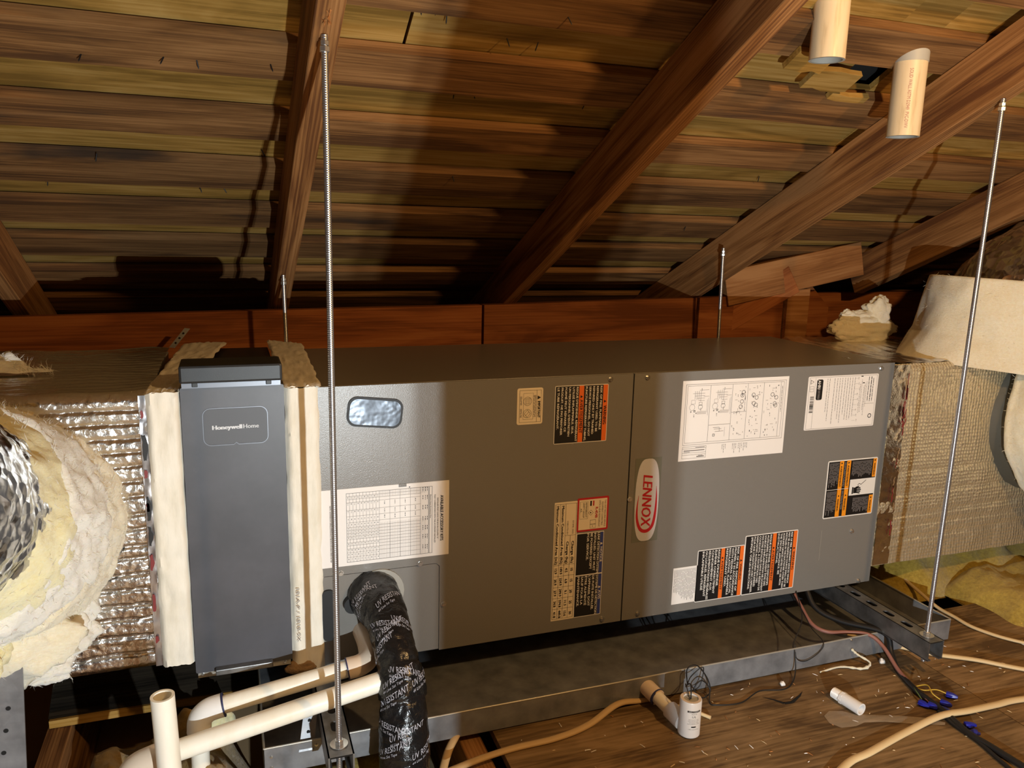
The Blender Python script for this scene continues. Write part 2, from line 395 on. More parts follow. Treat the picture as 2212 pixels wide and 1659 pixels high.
raf(-.634, -.018, -2.2, 1.30, 'brown rafter over the filter cabinet with threaded rods hung from it')
raf(-.002, -.044, -2.2, 1.30, 'shaded dark rafter crossing the roof above the middle of the unit')
raf(.590, -.072, -2.2, 1.30, 'brown grained rafter behind the hanging white vent pipe stubs')
raf(1.235, -.15, -2.2, .62, 'rafter at the right edge ending at a lighter sister board')
beam('sister_board', (1.128, .605, .714), (.66, .645, .615), .036, .105, 'newwood', up=(.2, 0, 1), label='lighter sawn board continuing the right-hand rafter down to the eave', cat='board')
beam('ceiling_strip', (1.185, .50, .772), (1.75, .50, .902), .03, .016, 'greyply', up=(0, .447, .894), label='pale thin strip of wood in the dark gap under the right rafter', cat='board')

# eave timbers behind the unit ----------------------------------------------------
rim = thing('rim_board', (-.2, .66, .35), 'reddish timber blocking along the eave behind the air handler', 'blocking')
def rimpiece(xa, xb, za0, za1, zb0, name='block', y=.64, mat='redwood', t=.036):
    MB().add([(xa,y,zb0),(xb,y,zb0),(xb,y,za1),(xa,y,za0),(xa,y+t,zb0),(xb,y+t,zb0),(xb,y+t,za1),(xa,y+t,za0)],
             [(0,1,2,3),(7,6,5,4),(0,4,5,1),(1,5,6,2),(2,6,7,3),(3,7,4,0)]).build(name, mat, rim)
rimpiece(-2.5, -.124, .588, .624, .30); rimpiece(-.117, .553, .624, .640, .30); rimpiece(.563, .868, .640, .648, .30)
rimpiece(.872, .955, .664, .668, .30, y=.625, mat='newwood'); rimpiece(.97, 2.9, .645, .66, .30, y=.72)
beam('eave_brace', (.45, .70, .40), (.90, .62, .66), .036, .09, 'redwood', up=(0, 0, 1), label='short diagonal timber behind the right end of the unit', cat='board')
MB().add([(.93, .70, .48), (1.10, .70, .48), (1.10, .70, .60), (1.01, .70, .685), (.955, .70, .69), (.93, .70, .66)]+[(.93, .72, .48), (1.10, .72, .48), (1.10, .72, .60), (1.01, .72, .685), (.955, .72, .69), (.93, .72, .66)],
         [(0,1,2,3,4,5),(11,10,9,8,7,6)]+[(k, (k+1) % 6+0 if k < 5 else 0, 6+(k+1) % 6, 6+k) for k in range(6)]).build('gusset_board', 'redwood', None, at=(1, .71, .48))
tag(bpy.data.objects['gusset_board'], 'dark angular wood gusset beyond the loose insulation', 'board')

# walls closing the attic ----------------------------------------------------------
for nm, b in (('wall_left', (-2.62,-2.56,-4.7,1.5,-.45,2.3)), ('wall_right', (2.96,3.02,-4.7,1.5,-.45,2.3)), ('wall_back', (-2.6,3.0,1.36,1.42,-.45,.60)), ('wall_front', (-2.6,3.0,-4.76,-4.7,-.45,1.1))):
    tag(MB().box(*b).build(nm, 'darkwall', None, at=((b[0]+b[1])/2, (b[2]+b[3])/2, b[4])), kind='structure')

# floor -----------------------------------------------------------------------------
FZ = -.100
floor = bpy.data.objects.new('floor', None); C.objects.link(floor); tag(floor, kind='structure', label='attic floor of brown plywood decking over joists')
def deckpanel(xa, xb, ya, yb, zt=FZ, t=.016, mat='deck', skew=0, name='deck_panel'):
    return MB().add([(xa,ya,zt-t),(xb,ya,zt-t),(xb,yb,zt-t),(xa+skew,yb,zt-t),(xa,ya,zt),(xb,ya,zt),(xb,yb,zt),(xa+skew,yb,zt)],
             [(0,3,2,1),(4,5,6,7),(0,1,5,4),(1,2,6,5),(2,3,7,6),(3,0,4,7)]).build(name, mat, floor, at=((xa+xb)/2, (ya+yb)/2, zt-t))
deckpanel(-.352, .655, -1.38, .30, skew=.02)
deckpanel(.658, 1.6, -1.38, -.02, zt=FZ-.001); deckpanel(-2.5, 2.9, -4.6, -1.384); deckpanel(1.604, 2.9, -1.38, .3)
MB().box(-2.5, 2.9, -1.5, 1.35, -.33, -.31).build('lath_ceiling', 'drywall', floor)
for (x, lab) in [(-1.62,0), (-1.10,0), (-.372,0), (.24,0), (.85,0), (1.46,0)]:
    beam('joist', (x, -1.5, -.31), (x-.01, 1.3, -.31), .042, .192, 'rafter', up=(0, 0, 1), parent=floor)
ply = MB().add([(-1.124,.145,-.116),(-.70,.137,-.116),(-.70,.62,-.116),(-1.18,.62,-.116),(-1.124,.145,-.100),(-.70,.137,-.100),(-.70,.62,-.100),(-1.18,.62,-.100)],
      [(0,3,2,1),(4,5,6,7),(1,2,6,5),(2,3,7,6),(3,0,4,7)]).build('plywood_sheet', 'greyply', None, at=(-.9, .38, -.116))
tag(ply, 'grey weathered plywood sheet with a pale cut edge under the foil duct', 'plywood')
MB().box(-1.122, -.701, .1372, .1440, -.1155, -.1005).build('cut_edge', 'plywood', ply, label='pale cut edge of the plywood')

# loose floor insulation ------------------------------------------------------------
def batt(name, x0, x1, y0, y1, zb, h, mat, label, seed, nx=60, ny=40, cat='insulation'):
    def fn(u, v):
        x = x0+(x1-x0)*u; y = y0+(y1-y0)*v
        e = min(1, 6*min(u, 1-u))**.5*min(1, 6*min(v, 1-v))**.5
        hh = h*(0.66+.26*fbm(x*7+seed, y*7, seed, 2)+.05*fbm(x*30, y*30+seed, 1, 3))*e
        return (x+.02*N3(y*9, seed, x*3), y+.02*N3(x*9, y*3, seed), zb+max(hh, 0))
    mb = grid(fn, nx, ny); n = len(mb.v)
    mb.quad((x0, y0, zb-.002), (x0, y1, zb-.002), (x1, y1, zb-.002), (x1, y0, zb-.002))
    o = mb.build(name, mat, None, sm=180, at=((x0+x1)/2, (y0+y1)/2, zb)); return tag(o, label, cat, 'floor insulation batts')
batt('insulation_batt', -1.08, -.76, -.30, .14, -.30, .275, 'glass_brown', 'brownish lumpy insulation between joists below the drain pipes', 3)
batt('insulation_batt', -.74, -.40, -.62, .10, -.30, .17, 'glass_floor', 'yellow insulation in the dark bay under the front of the drain pan', 8)
batt('insulation_batt', -1.60, -1.13, -.40, .30, -.30, .13, 'glass_brown', 'dark insulation in the joist bay at the lower left corner', 5)
batt('insulation_batt', .86, 1.50, .06, .55, -.12, .17, 'glass_floor', 'yellow fluffy insulation batt on the floor under the right foil duct', 11, 80, 50)
batt('insulation_batt', 1.02, 1.60, -.17, .10, -.115, .10, 'glass_floor', 'yellow insulation clump at the right edge beside the white cable', 17, 70, 40)
# ------------------------------------------------------------------ air handler
H = .546; XR = .6816; XL = -.640; UD = .452
ah = thing('air_handler', (0, .22, 0), 'long grey steel air handler hung on two struts, covered in warning stickers', 'air handler')
MB().box(XL, XR, .003, UD, 0, H).build('cabinet', 'enamel_top', ah, bev=.002)
# front panels: the left one has a cut-out for the access plate
YF = -.002
plate(MB(), [(XL, .004), (-.4065, .004), (-.4065, .1795), (-.412, .185), (XL, .185)][::-1], YF+.0006, .003).build('access_plate', 'enamel', ah)
plate(MB(), [(XL, .1862), (-.4115, .1862), (-.4053, .180), (-.4053, .001), (-.0015, .001), (-.0015, H-.001), (XL, H-.001)][::-1], YF, .003).build('coil_panel', 'enamel', ah)
plate(MB(), [(.0015, .001), (XR, .001), (XR, H-.001), (.0015, H-.001)][::-1], YF, .003).build('blower_panel', 'enamel', ah)
MB().box(-.0015, .0015, -.0006, .003, .001, H-.001).build('panel_seam', 'panel_gap', ah)
MB().box(.5195, .5205, -.0024, YF, .075, .150).build('knockout_scribe', 'zinc_paint', ah)
# screws, one shared mesh
def screw_mesh():
    bm = bmesh.new()
    bmesh.ops.create_cone(bm, cap_ends=True, segments=16, radius1=.0056, radius2=.0056, depth=.0012, matrix=Matrix.Translation((0, 0, .0006)))
    bmesh.ops.create_cone(bm, cap_ends=True, segments=6, radius1=.0042, radius2=.0036, depth=.0045, matrix=Matrix.Translation((0, 0, .003)))
    me = bpy.data.meshes.new('screw'); bm.to_mesh(me); bm.free(); me.materials.append(MATS['zinc']); return me
SM = screw_mesh()
def screw(x, y, z, parent, rot=(math.pi/2, 0, 0), s=1):
    o = bpy.data.objects.new('screw', SM); C.objects.link(o); o.parent = parent; o.location = Vector((x, y, z))-org(parent); o.rotation_euler = rot; o.scale = (s, s, s); return o
for (x, z) in [(-.444,.190),(-.595,.190),(-.522,.1795),(-.397,.099),(-.053,.536),(.031,.536),(.005,.277),(-.046,.012),(.040,.012),(.643,.533),(.647,.006),(.609,.139)]: screw(x, YF, z, ah)
# inspection window: tilted rounded opening with a black gasket and bright metal inside
def rot2(loop, cx, cz, a):
    c, s = math.cos(a), math.sin(a); return [(cx+(x*c-z*s), cz+(x*s+z*c)) for x, z in loop]
WA = math.radians(-6.5)
win = plate(MB(), rot2(rrect(-.0505, .0505, -.0275, .0275, .017, 6), -.528, .494, WA)[::-1], -.0052, YF).build('inspection_window', 'black_rubber', ah)
plate(MB(), rot2(rrect(-.0465, .0465, -.0235, .0235, .0145, 6), -.528, .494, WA)[::-1], -.0058, -.0050).build('window_plate', 'window_metal', win)
MB().box(-.553, -.5515, -.0064, -.0058, .496, .4975).build('plate_rivet', 'zinc', win)
# refrigerant opening, spare knock-out plug, rubber grommets
def disc(mb, cx, cz, r, y0, y1, seg=28, sx=1.0):
    return plate(mb, [(cx+r*sx*math.cos(2*math.pi*k/seg), cz+r*math.sin(2*math.pi*k/seg)) for k in range(seg)][::-1], y0, y1)
disc(MB(), -.523, .142, .047, -.006, -.001).build('grommet', 'zinc_paint', ah)
disc(MB(), -.575, .128, .0165, -.016, -.001).build('pipe_plug', 'black_rubber', ah)
plate(MB(), rrect(-.630, -.608, .058, .160, .009, 4)[::-1], -.007, -.001).build('slot_cover', 'black_rubber', ah)

# stickers --------------------------------------------------------------------------
class Sticker:
    """u runs down the face (0 top - 1 bottom), v runs left - right; print is turned a quarter clockwise like the cabinet"""
    def __init__(s, name, rect, paper='paper', r=.0025, label=None, turned=True, parent=None, y=YF):
        s.x0, s.x1, s.z0, s.z1 = rect; s.y = y; s.n = {}; s.cnt = {}; s.turned = turned
        s.W = s.x1-s.x0; s.Hh = s.z1-s.z0
        s.o = plate(MB(), rrect(s.x0, s.x1, s.z0, s.z1, r, 3)[::-1], y-.0005, y).build(name, paper, parent or ah)
        if label: s.o['label'] = label
    def mb(s, mat, lay):
        return s.n.setdefault((mat, lay), MB())
    def P(s, u, v, lay): return (s.x0+v*s.W, s.y-.0005-.00025*lay, s.z1-u*s.Hh)
    def rect(s, u0, u1, v0, v1, mat, lay=1):
        s.mb(mat, lay).quad(s.P(u0, v0, lay), s.P(u1, v0, lay), s.P(u1, v1, lay), s.P(u0, v1, lay)); return s
    def frame(s, u0, u1, v0, v1, mat, t=.0006, lay=2):
        tu = t/s.Hh; tv = t/s.W
        s.rect(u0, u1, v0, v0+tv, mat, lay).rect(u0, u1, v1-tv, v1, mat, lay).rect(u0, u0+tu, v0, v1, mat, lay).rect(u1-tu, u1, v0, v1, mat, lay); return s
    def line(s, u0, v0, u1, v1, mat, t=.0006, lay=2):
        a = Vector(s.P(u0, v0, lay)); b = Vector(s.P(u1, v1, lay)); d = (b-a).normalized(); n = Vector((-d.z, 0, d.x))*t/2
        s.mb(mat, lay).quad(a-n, b-n, b+n, a+n); return s
    def ring(s, u, v, r, mat, t=.0006, lay=2, seg=20):
        c = Vector(s.P(u, v, lay)); m = s.mb(mat, lay); V = []; F = []
        for k in range(seg):
            a = 2*math.pi*k/seg; d = Vector((math.cos(a), 0, math.sin(a))); V += [c+d*(r-t/2), c+d*(r+t/2)]
        for k in range(seg): j = (k+1) % seg; F.append((2*k, 2*j, 2*j+1, 2*k+1))
        m.add(V, F); return s
    def tri(s, u, v, h, mat, lay=2):
        """warning triangle pointing in the reading direction's up"""
        c = Vector(s.P(u, v, lay)); hh = h
        s.mb(mat, lay).add([c+Vector((-.4*hh, 0, .5*hh)), c+Vector((-.4*hh, 0, -.5*hh)), c+Vector((.5*hh, 0, 0))], [(0, 1, 2)]); return s
    def text(s, t, u0, v0, h, mat, u1=None, lay=3, center=False):
        """h = capital height in metres, baseline at v0, starting (or centred) at u0; u1 squeezes to fit"""
        V, F, wd = text_geo(t); k = h/.70; sx = k
        if u1 is not None: sx = (u1-u0)*s.Hh/wd
        off = -wd*sx/2 if center else 0
        o = Vector(s.P(u0, v0, lay)); m = s.mb(mat, lay)
        bo = .00022 if h > .0040 else 0
        for iq, dq in enumerate((0, bo, -bo) if bo else (0,)):
          if s.turned: m.add([o+Vector((b*k+dq*.6, -.00005*iq, -(off+a*sx)+dq)) for a, b in V], F)
          else: m.add([o+Vector((off+a*sx+dq, 0, b*k)) for a, b in V], F)
        return s
    def scrib(s, u0, u1, v, h, mat, lay=2, fill=.75, word=(.003, .011)):
        """a line of print too small to read: short word-like dashes"""
        L = s.Hh; u = u0; tv = h/s.W/2
        while u < u1:
            wl = random.uniform(*word)/L; e = min(u+wl, u1)
            s.rect(u, e, v-tv*fill, v+tv*fill, mat, lay); u = e+.0014/L
        return s
    def done(s):
        for (mat, lay), m in s.n.items():
            m.build({1: 'printed_field', 2: 'printed_lines', 3: 'printed_text', 4: 'printed_mark'}.get(lay, 'print'), mat, s.o)['kind'] = 'stuff'
        return s.o
def body(st, lines, v_first, v_step, u0, umax, h, mat='ink_white'):
    """lines of capitals, first line at the highest v; the longest is fitted to umax"""
    wmax = max(text_geo(t)[2] for t in lines); k = (umax-u0)*st.Hh/wmax
    for i, t in enumerate(lines):
        wd = text_geo(t)[2]; st.text(t, u0, v_first-i*v_step, h, mat, u1=u0+(umax-u0)*(.30+.70*wd/wmax))
def wrap(t, n):
    out = []; cur = ''
    for wd in t.split():
        if len(cur)+len(wd)+1 > n: out.append(cur); cur = wd
        else: cur = (cur+' '+wd).strip()
    return out+[cur]

# flammable refrigerant warning
s = Sticker('warning_sticker', (-.1736,-.0570,.4083,.5271), 'ink_white', label='black and orange flammable refrigerant warning sticker')
s.rect(.012, .988, .012, .90, 'ink_black').rect(.012, .988, .902, .988, 'ink_orange', 1).rect(.012, .988, .445, .535, 'ink_orange', 2)
s.tri(.30, .942, .006, 'ink_black').text('WARNING', .37, .918, .0066, 'ink_black', u1=.70).tri(.20, .492, .006, 'ink_black', 3).text('AVERTISSEMENT', .25, .466, .0066, 'ink_black', u1=.83)
body(s, ['RISK OF FIRE. FLAMMABLE', 'REFRIGERANT USED. TO BE', 'REPAIRED ONLY BY TRAINED', 'SERVICE PERSONNEL. DO NOT', 'PUNCTURE REFRIGERANT TUBING.'], .842, .070, .03, .97, .0042)
body(s, ["RISQUE D'INCENDIE. RÉFRIGÉRANT", 'UTILISÉ INFLAMMABLE. SEUL', "UN PERSONNEL D'ENTRETIEN", 'FORMÉ PEUT RÉPARER CE', 'PRODUIT. NE PAS PERFORER', 'LE TUBE RÉFRIGÉRANT.'], .392, .070, .03, .97, .0042)
s.done()
# IMPORTANT heat strip sticker
s = Sticker('important_sticker', (-.2528,-.1990,.4532,.5259), 'paper_cream', r=.004, label='small cream IMPORTANT sticker with two round diagrams')
s.frame(.06, .94, .09, .93, 'ink_black', .0004).line(.06, .76, .94, .76, 'ink_black', .0004).tri(.27, .845, .0075, 'ink_black').text('IMPORTANT', .37, .80, .0052, 'ink_black', u1=.82)
for u in (.36, .70):
    s.ring(u, .40, .0085, 'ink_black', .0005)
    if u < .5: s.frame(u-.075, u+.075, .31, .49, 'ink_black', .0004).line(u-.075, .37, u+.075, .37, 'ink_black', .0004).line(u-.075, .43, u+.075, .43, 'ink_black', .0004)
    else:
        for a, b in (((-.10, 0), (0, .12)), ((0, .12), (.10, 0)), ((.10, 0), (0, -.12)), ((0, -.12), (-.10, 0)), ((-.05, .06), (.05, -.06))): s.line(u+a[0], .40+a[1], u+b[0], .40+b[1], 'ink_black', .0005)
s.line(.14, .24, .14, .62, 'ink_black', .0003).line(.86, .24, .86, .62, 'ink_black', .0003).line(.14, .62, .86, .62, 'ink_black', .0003).line(.14, .24, .86, .24, 'ink_black', .0003)
for v in (.72, .685, .65): s.scrib(.2, .8, v, .0010, 'ink_grey')
for v in (.17, .13): s.scrib(.22, .46, v, .0012, 'ink_grey').scrib(.56, .80, v, .0012, 'ink_grey')
s.done()
# accessory kit table
s = Sticker('accessory_table', (-.6316,-.3874,.2027,.3533), 'paper', r=.0008, label='white AVAILABLE ACCESSORY KITS table sheet')
s.text('AVAILABLE ACCESSORY KITS', .19, .930, .0058, 'ink_black', u1=.80).text('INSTALLER MUST CHECK THE BOX IN COLUMN "X"', .22, .903, .0028, 'ink_black', u1=.77).text('THAT CORRESPONDS WITH THE ACCESSORY INSTALLED', .17, .880, .0028, 'ink_black', u1=.82)
s.frame(.06, .955, .84, .865, 'ink_black', .0005).text('Electric Heat Accessory Kits', .17, .846, .0026, 'ink_black', u1=.48)
s.frame(.06, .955, .20, .835, 'ink_black', .0005)
cols = [.20, .225, .25, .275, .30, .325, .35, .375, .40, .425, .45, .53, .61, .69, .77, .835]
for c in cols[1:]: s.line(.06, c, .955, c, 'ink_grey', .0004)
for c in [.20+.0125*k for k in range(20, 50)]: s.line(.47, c, .955, c, 'ink_grey', .00025); s.line(.06, c, .14, c, 'ink_grey', .00025)
rows_ = [.10, .14, .18, .28, .36, .44, .50, .54, .58, .62, .66, .70, .74, .78, .83, .89]
for r in rows_: s.line(r, .20, r, .77, 'ink_grey', .0004)
for c in [.205+.025*k for k in range(10)]:
    for r in (.12, .20, .30, .40, .47, .52, .56, .60, .64, .72, .80, .86, .92): s.scrib(r-.012, r+.012, c+.008, .0012, 'ink_black', word=(.001, .003))
for c in (.49, .57, .65, .73):
    for r in (.22, .32, .40): s.scrib(r-.025, r+.025, c, .0013, 'ink_black', word=(.001, .004))
for c in (.79, .81, .825):
    for r in (.09, .20, .33, .48, .60, .72, .86): s.scrib(r-.03, r+.03, c, .0014, 'ink_black', word=(.002, .004))
s.text('NOTE  DOWNFLOW APPLICATION MUST BE RUN ON HIGH SPEED IN TAP', .20, .075, .0026, 'ink_black', u1=.93)
s.rect(-.004, .035, .60, .66, 'enamel', 4).tri(.045, .685, .003, 'ink_black')
s.done()
# refrigerant sticker with the red border
s = Sticker('refrigerant_sticker', (-.1151,-.0436,.2164,.2896), 'ink_red', r=.003, label='red bordered R-454B refrigerant sticker')
s.rect(.055, .945, .055, .945, 'paper_cream', 1)
s.text('THIS UNIT REQUIRES SERVICE', .10, .865, .0036, 'ink_grey', u1=.90).text('EQUIPMENT COMPATIBLE', .16, .775, .0036, 'ink_grey', u1=.86).text('WITH R-454B REFRIGERANT', .10, .685, .0036, 'ink_grey', u1=.90)
s.text('R-454B', .30, .575, .0056, 'ink_red', u1=.62).rect(.10, .25, .40, .45, 'ink_black', 2).rect(.10, .25, .49, .53, 'ink_red', 2)
for a, b in (((-.08, 0), (0, .08)), ((0, .08), (.08, 0)), ((.08, 0), (0, -.08)), ((0, -.08), (-.08, 0))): s.line(.45+a[0], .43+a[1], .45+b[0], .43+b[1], 'ink_black', .0005)
s.tri(.45, .43, .004, 'ink_black').frame(.11, .62, .08, .34, 'ink_black', .0004).text('REFRIGERANT', .14, .26, .0034, 'ink_black', u1=.58).text('SAFETY GROUP', .14, .18, .0034, 'ink_black', u1=.58).text('A2L', .30, .10, .0034, 'ink_black', u1=.42)
s.frame(.67, .80, .42, .60, 'ink_black', .0005).frame(.80, .92, .42, .60, 'ink_black', .0005).line(.84, .50, .88, .50, 'ink_black', .001)
s.done()
# NOTICE / AVIS sticker
s = Sticker('notice_sticker', (-.1140,-.0513,.0252,.2133), 'ink_white', r=.001, label='blue and black NOTICE and AVIS sticker')
for (a, b) in ((.008, .492), (.506, .992)): s.rect(a, b, .02, .86, 'ink_black').rect(a, b, .865, .98, 'ink_blue')
s.tri(.145, .92, .006, 'ink_white').text('NOTICE', .185, .885, .0046, 'ink_white', u1=.36).tri(.665, .92, .006, 'ink_white').text('AVIS', .70, .885, .0046, 'ink_white', u1=.81)
body(s, ['LEAK DETECTION SYSTEM', 'INSTALLED. UNIT MUST', 'BE POWERED EXCEPT', 'FOR SERVICE.'], .765, .130, .012, .488, .0048)
body(s, ['SYSTEME DE DÉTECTION', 'DE FUITE INSTALLÉE.', "L'APPAREIL DOIT", 'ÊTRE ALIMENTÉ', 'SAUF POUR LA', 'MAINTENANCE.'], .765, .135, .512, .985, .0048)
s.done()
# charge table
s = Sticker('charge_table', (-.1657,-.1145,.0249,.2852), 'paper_cream', r=.001, label='cream minimum conditioned area charge table')
s.frame(.015, .985, .04, .96, 'ink_black', .0005)
for v in (.26, .49, .725): s.line(.015 if v < .5 else .28, v, .985, v, 'ink_black', .0005)
s.line(.28, .49, .28, .96, 'ink_black', .0005)
cu = [.525, .618, .712, .806, .898]
for u in cu: s.line(u, .04, u, .96, 'ink_black', .0005)
T4 = [('Charge (lb)', ['10', '15', '20', '25', '30'], .79, .33), ('Charge (kg)', ['4.5', '6.8', '9.1', '11.3', '13.6'], .555, .33), ('Minimum Conditioned Area (ft2)', ['149.9', '224.9', '299.9', '374.8', '449.8'], .32, .03), ('Minimum Conditioned Area (m2)', ['13.9', '20.9', '27.9', '34.8', '41.8'], .09, .03)]
for t, vals, v, u0 in T4:
    s.text(t, u0, v, .0054, 'ink_black', u1=.515)
    for u, q in zip(cu, vals): s.text(q, u+.047, v, .0054, 'ink_black', center=True)
s.text('ETIPR 26D', .16, .80, .0032, 'ink_grey', u1=.27).text('108173-01', .16, .56, .0032, 'ink_grey', u1=.27)
s.done()
# oval maker badge
s = Sticker('logo_badge', (.0145,.0768,.1780,.3641), 'paper_clear', r=.0005, label='silver oval badge with red LENNOX lettering')
c = Vector(((.0145+.0768)/2, YF-.0012, (.1780+.3641)/2)); n = 48; a_, b_ = .0285, .0915
loop = [(c.x+a_*math.copysign(abs(math.cos(t))**.62, math.cos(t)), c.z+b_*math.copysign(abs(math.sin(t))**.8, math.sin(t))) for t in [2*math.pi*k/n for k in range(n)]]
plate(MB(), loop[::-1], YF-.0012, YF-.0005).build('badge_face', 'logo_silver', s.o)
V, F, wd = text_geo('LENNOX'); k = .0225/.70; sx = .112/wd; m = MB()
for i_, dx in enumerate((0, .0009, -.0009)):
  for dz in (0,):
    m.add([(c.x-.0112+b*k+dz, YF-.0016-.00006*i_, c.z+.056-a*sx-.18*b*k+dx) for a, b in V], F)
m.build('badge_lettering', 'ink_red', s.o)
def swoosh(pts, t0, t1):
    m = MB(); n = len(pts); V = []; F = []
    for i, (x, z) in enumerate(pts):
        x2, z2 = pts[min(i+1, n-1)]; x1, z1 = pts[max(i-1, 0)]; d = Vector((x2-x1, 0, z2-z1)).normalized(); nn = Vector((-d.z, 0, d.x)); q = i/(n-1); t = (t0+(t1-t0)*math.sin(math.pi*q))/2
        V += [Vector((x, YF-.0015, z))+nn*t, Vector((x, YF-.0015, z))-nn*t]
        if i: F.append((2*i-2, 2*i, 2*i+1, 2*i-1))
    return m.add(V, F)
sw = [(c.x-.020, c.z+.012), (c.x-.0225, c.z-.015), (c.x-.021, c.z-.042), (c.x-.012, c.z-.064), (c.x+.003, c.z-.069), (c.x+.016, c.z-.058), (c.x+.0215, c.z-.030), (c.x+.0225, c.z+.005), (c.x+.021, c.z+.030)]
sw = [(p.x, p.z) for p in spline([(a, 0, b) for a, b in sw], 6)]
swoosh(sw, .0006, .0075).build('badge_swoosh', 'ink_red', s.o)
s.o['label'] = 'silver oval badge with red LENNOX lettering'
# wiring diagram
s = Sticker('wiring_diagram', (.1160,.3852,.3499,.5250), 'paper', r=.0006, label='large white wiring diagram sheet')
s.frame(.045, .80, .03, .975, 'ink_grey', .0006).frame(.065, .775, .045, .955, 'ink_grey', .0005)
for v, a, b in ((.255, .065, .775), (.46, .065, .775), (.605, .065, .775), (.76, .065, .775), (.925, .065, .775)): s.line(a, v, b, v, 'ink_grey', .0006)
s.line(.565, .255, .565, .46, 'ink_grey', .0006).line(.42, .46, .42, .605, 'ink_grey', .0006)
for v0 in (.075, .285):
    for k in range(4): s.line(.16+.03*k, v0+.02+.02*k, .16+.03*k, v0+.13, 'ink_grey', .0005); s.line(.13, v0+.04+.018*k, .23+.01*k, v0+.04+.018*k, 'ink_grey', .0006)
    s.line(.12, v0+.08, .12, v0+.165, 'ink_grey', .0005).line(.20, v0+.12, .20, v0+.17, 'ink_grey', .0005).line(.22, v0+.165, .44, v0+.165, 'ink_grey', .0004).line(.24, v0+.155, .40, v0+.155, 'ink_grey', .0004)
    s.ring(.33, v0+.02, .0065, 'ink_grey', .0005).frame(.24, .29, v0+.01, v0+.045, 'ink_grey', .0004).ring(.33, v0+.095, .005, 'ink_black', .0005).frame(.27, .31, v0+.08, v0+.11, 'ink_grey', .0006)
    s.frame(.365, .39, v0+.035, v0+.05, 'ink_black', .0009).tri(.385, v0+.012, .004, 'ink_grey').tri(.405, v0+.060, .003, 'ink_black')
    for k in range(4): s.line(.385+.010*k, v0+.065, .385+.010*k, v0+.15, 'ink_grey', .0004)
    s.line(.34, v0+.10, .38, v0+.10, 'ink_black', .0006).scrib(.42, .46, v0+.04, .0016, 'ink_black', word=(.001, .003)).scrib(.10, .13, v0+.10, .0016, 'ink_grey', word=(.001, .003))
s.line(.60, .30, .60, .36, 'ink_grey', .0007).line(.60, .36, .65, .36, 'ink_grey', .0007).line(.65, .32, .65, .40, 'ink_grey', .0007).line(.62, .31, .62, .38, 'ink_grey', .0007).frame(.68, .71, .30, .32, 'ink_black', .0008).line(.60, .41, .72, .41, 'ink_grey', .0004)
random.seed(21)
for v0, v1 in ((.475, .59), (.62, .745), (.775, .91)):
    for k in range(26):
        u = random.uniform(.09, .74); v = random.uniform(v0, v1); s.scrib(u, u+random.uniform(.008, .03), v, random.choice((.0012, .0016, .0022)), random.choice(('ink_grey', 'ink_black')), word=(.001, .004))
    for k in range(4): s.ring(random.uniform(.16, .42), random.uniform(v0+.04, v1-.02), .0042, 'ink_grey', .0011)
    for k in range(8): u = random.uniform(.12, .72); v = random.uniform(v0, v1-.03); s.line(u, v, u, v+random.uniform(.01, .03), 'ink_grey', .0006)
s.scrib(.12, .45, .94, .0016, 'ink_grey').scrib(.20, .42, .585, .001, 'ink_grey')
for v in (.40, .415, .43, .50, .515, .53, .555, .57, .585, .605, .62, .635): s.scrib(.82, .82+random.uniform(.06, .14), v, .0013, 'ink_grey', word=(.002, .006))
s.frame(.82, .99-.02, .03, .25, 'ink_grey', .0005)
for u in (.845, .90, .925): s.line(u, .03, u, .25, 'ink_grey', .0005)
s.rect(.866, .876, .045, .235, 'ink_grey', 2).rect(.832, .838, .15, .235, 'ink_grey', 2).rect(.884, .890, .045, .10, 'ink_grey', 2).rect(.935, .941, .18, .22, 'ink_grey', 2).rect(.947, .955, .165, .235, 'ink_black', 2)
s.done()
# rating plate
s = Sticker('rating_plate', (.4381,.6371,.3975,.5212), 'paper', r=.003, label='white rating plate label with certification mark and barcode')
s.frame(.02, .98, .02, .98, 'ink_grey', .0005).line(.02, .10, .98, .10, 'ink_grey', .0004)
for k, v in enumerate((.27, .30, .37, .41, .445, .48, .52, .555, .59, .625, .66)): s.scrib(.05, random.uniform(.60, .92), v, .0013, 'ink_grey', word=(.003, .009))
for k in range(9): s.scrib(.05+.1*k, .09+.1*k, .71+.012*(k % 3), .0016, 'ink_grey', word=(.001, .003)); s.line(.07+.1*k, .665, .07+.1*k, .715, 'ink_grey', .0003)
for v in (.745, .765, .80, .815, .835): s.scrib(.05+random.uniform(0, .2), random.uniform(.45, .85), v, .0013, 'ink_grey', word=(.001, .004))
for v, t0 in ((.865, .05), (.90, .05), (.93, .08)): s.scrib(t0, .52, v, .0024 if v == .90 else .0018, 'ink_black', word=(.004, .012))
s.line(.56, .83, .56, .965, 'ink_grey', .0005).ring(.80, .925, .0045, 'ink_black', .0016).rect(.03, .045, .745, .775, 'ink_black', 2).rect(.155, .17, .775, .805, 'ink_black', 2)
m = s.mb('ink_black', 2); c0 = s.P(.25, .165, 2)
V = [(c0[0]+dx, c0[1], c0[2]+dz) for dx, dz in rrect(-.0085, .0085, -.0235, .0235, .004, 4)]; m.add(V, [tuple(range(len(V)))[::-1]])
s.text('AHRI', .075, .135, .0078, 'ink_white', u1=.235).text('CERTIFIED', .245, .145, .0050, 'ink_grey', u1=.425)
s.tri(.10, .055, .011, 'ink_grey').tri(.10, .053, .007, 'paper', 3).frame(.18, .28, .03, .085, 'ink_grey', .0005).line(.23, .03, .23, .085, 'ink_grey', .0006)
u = .37
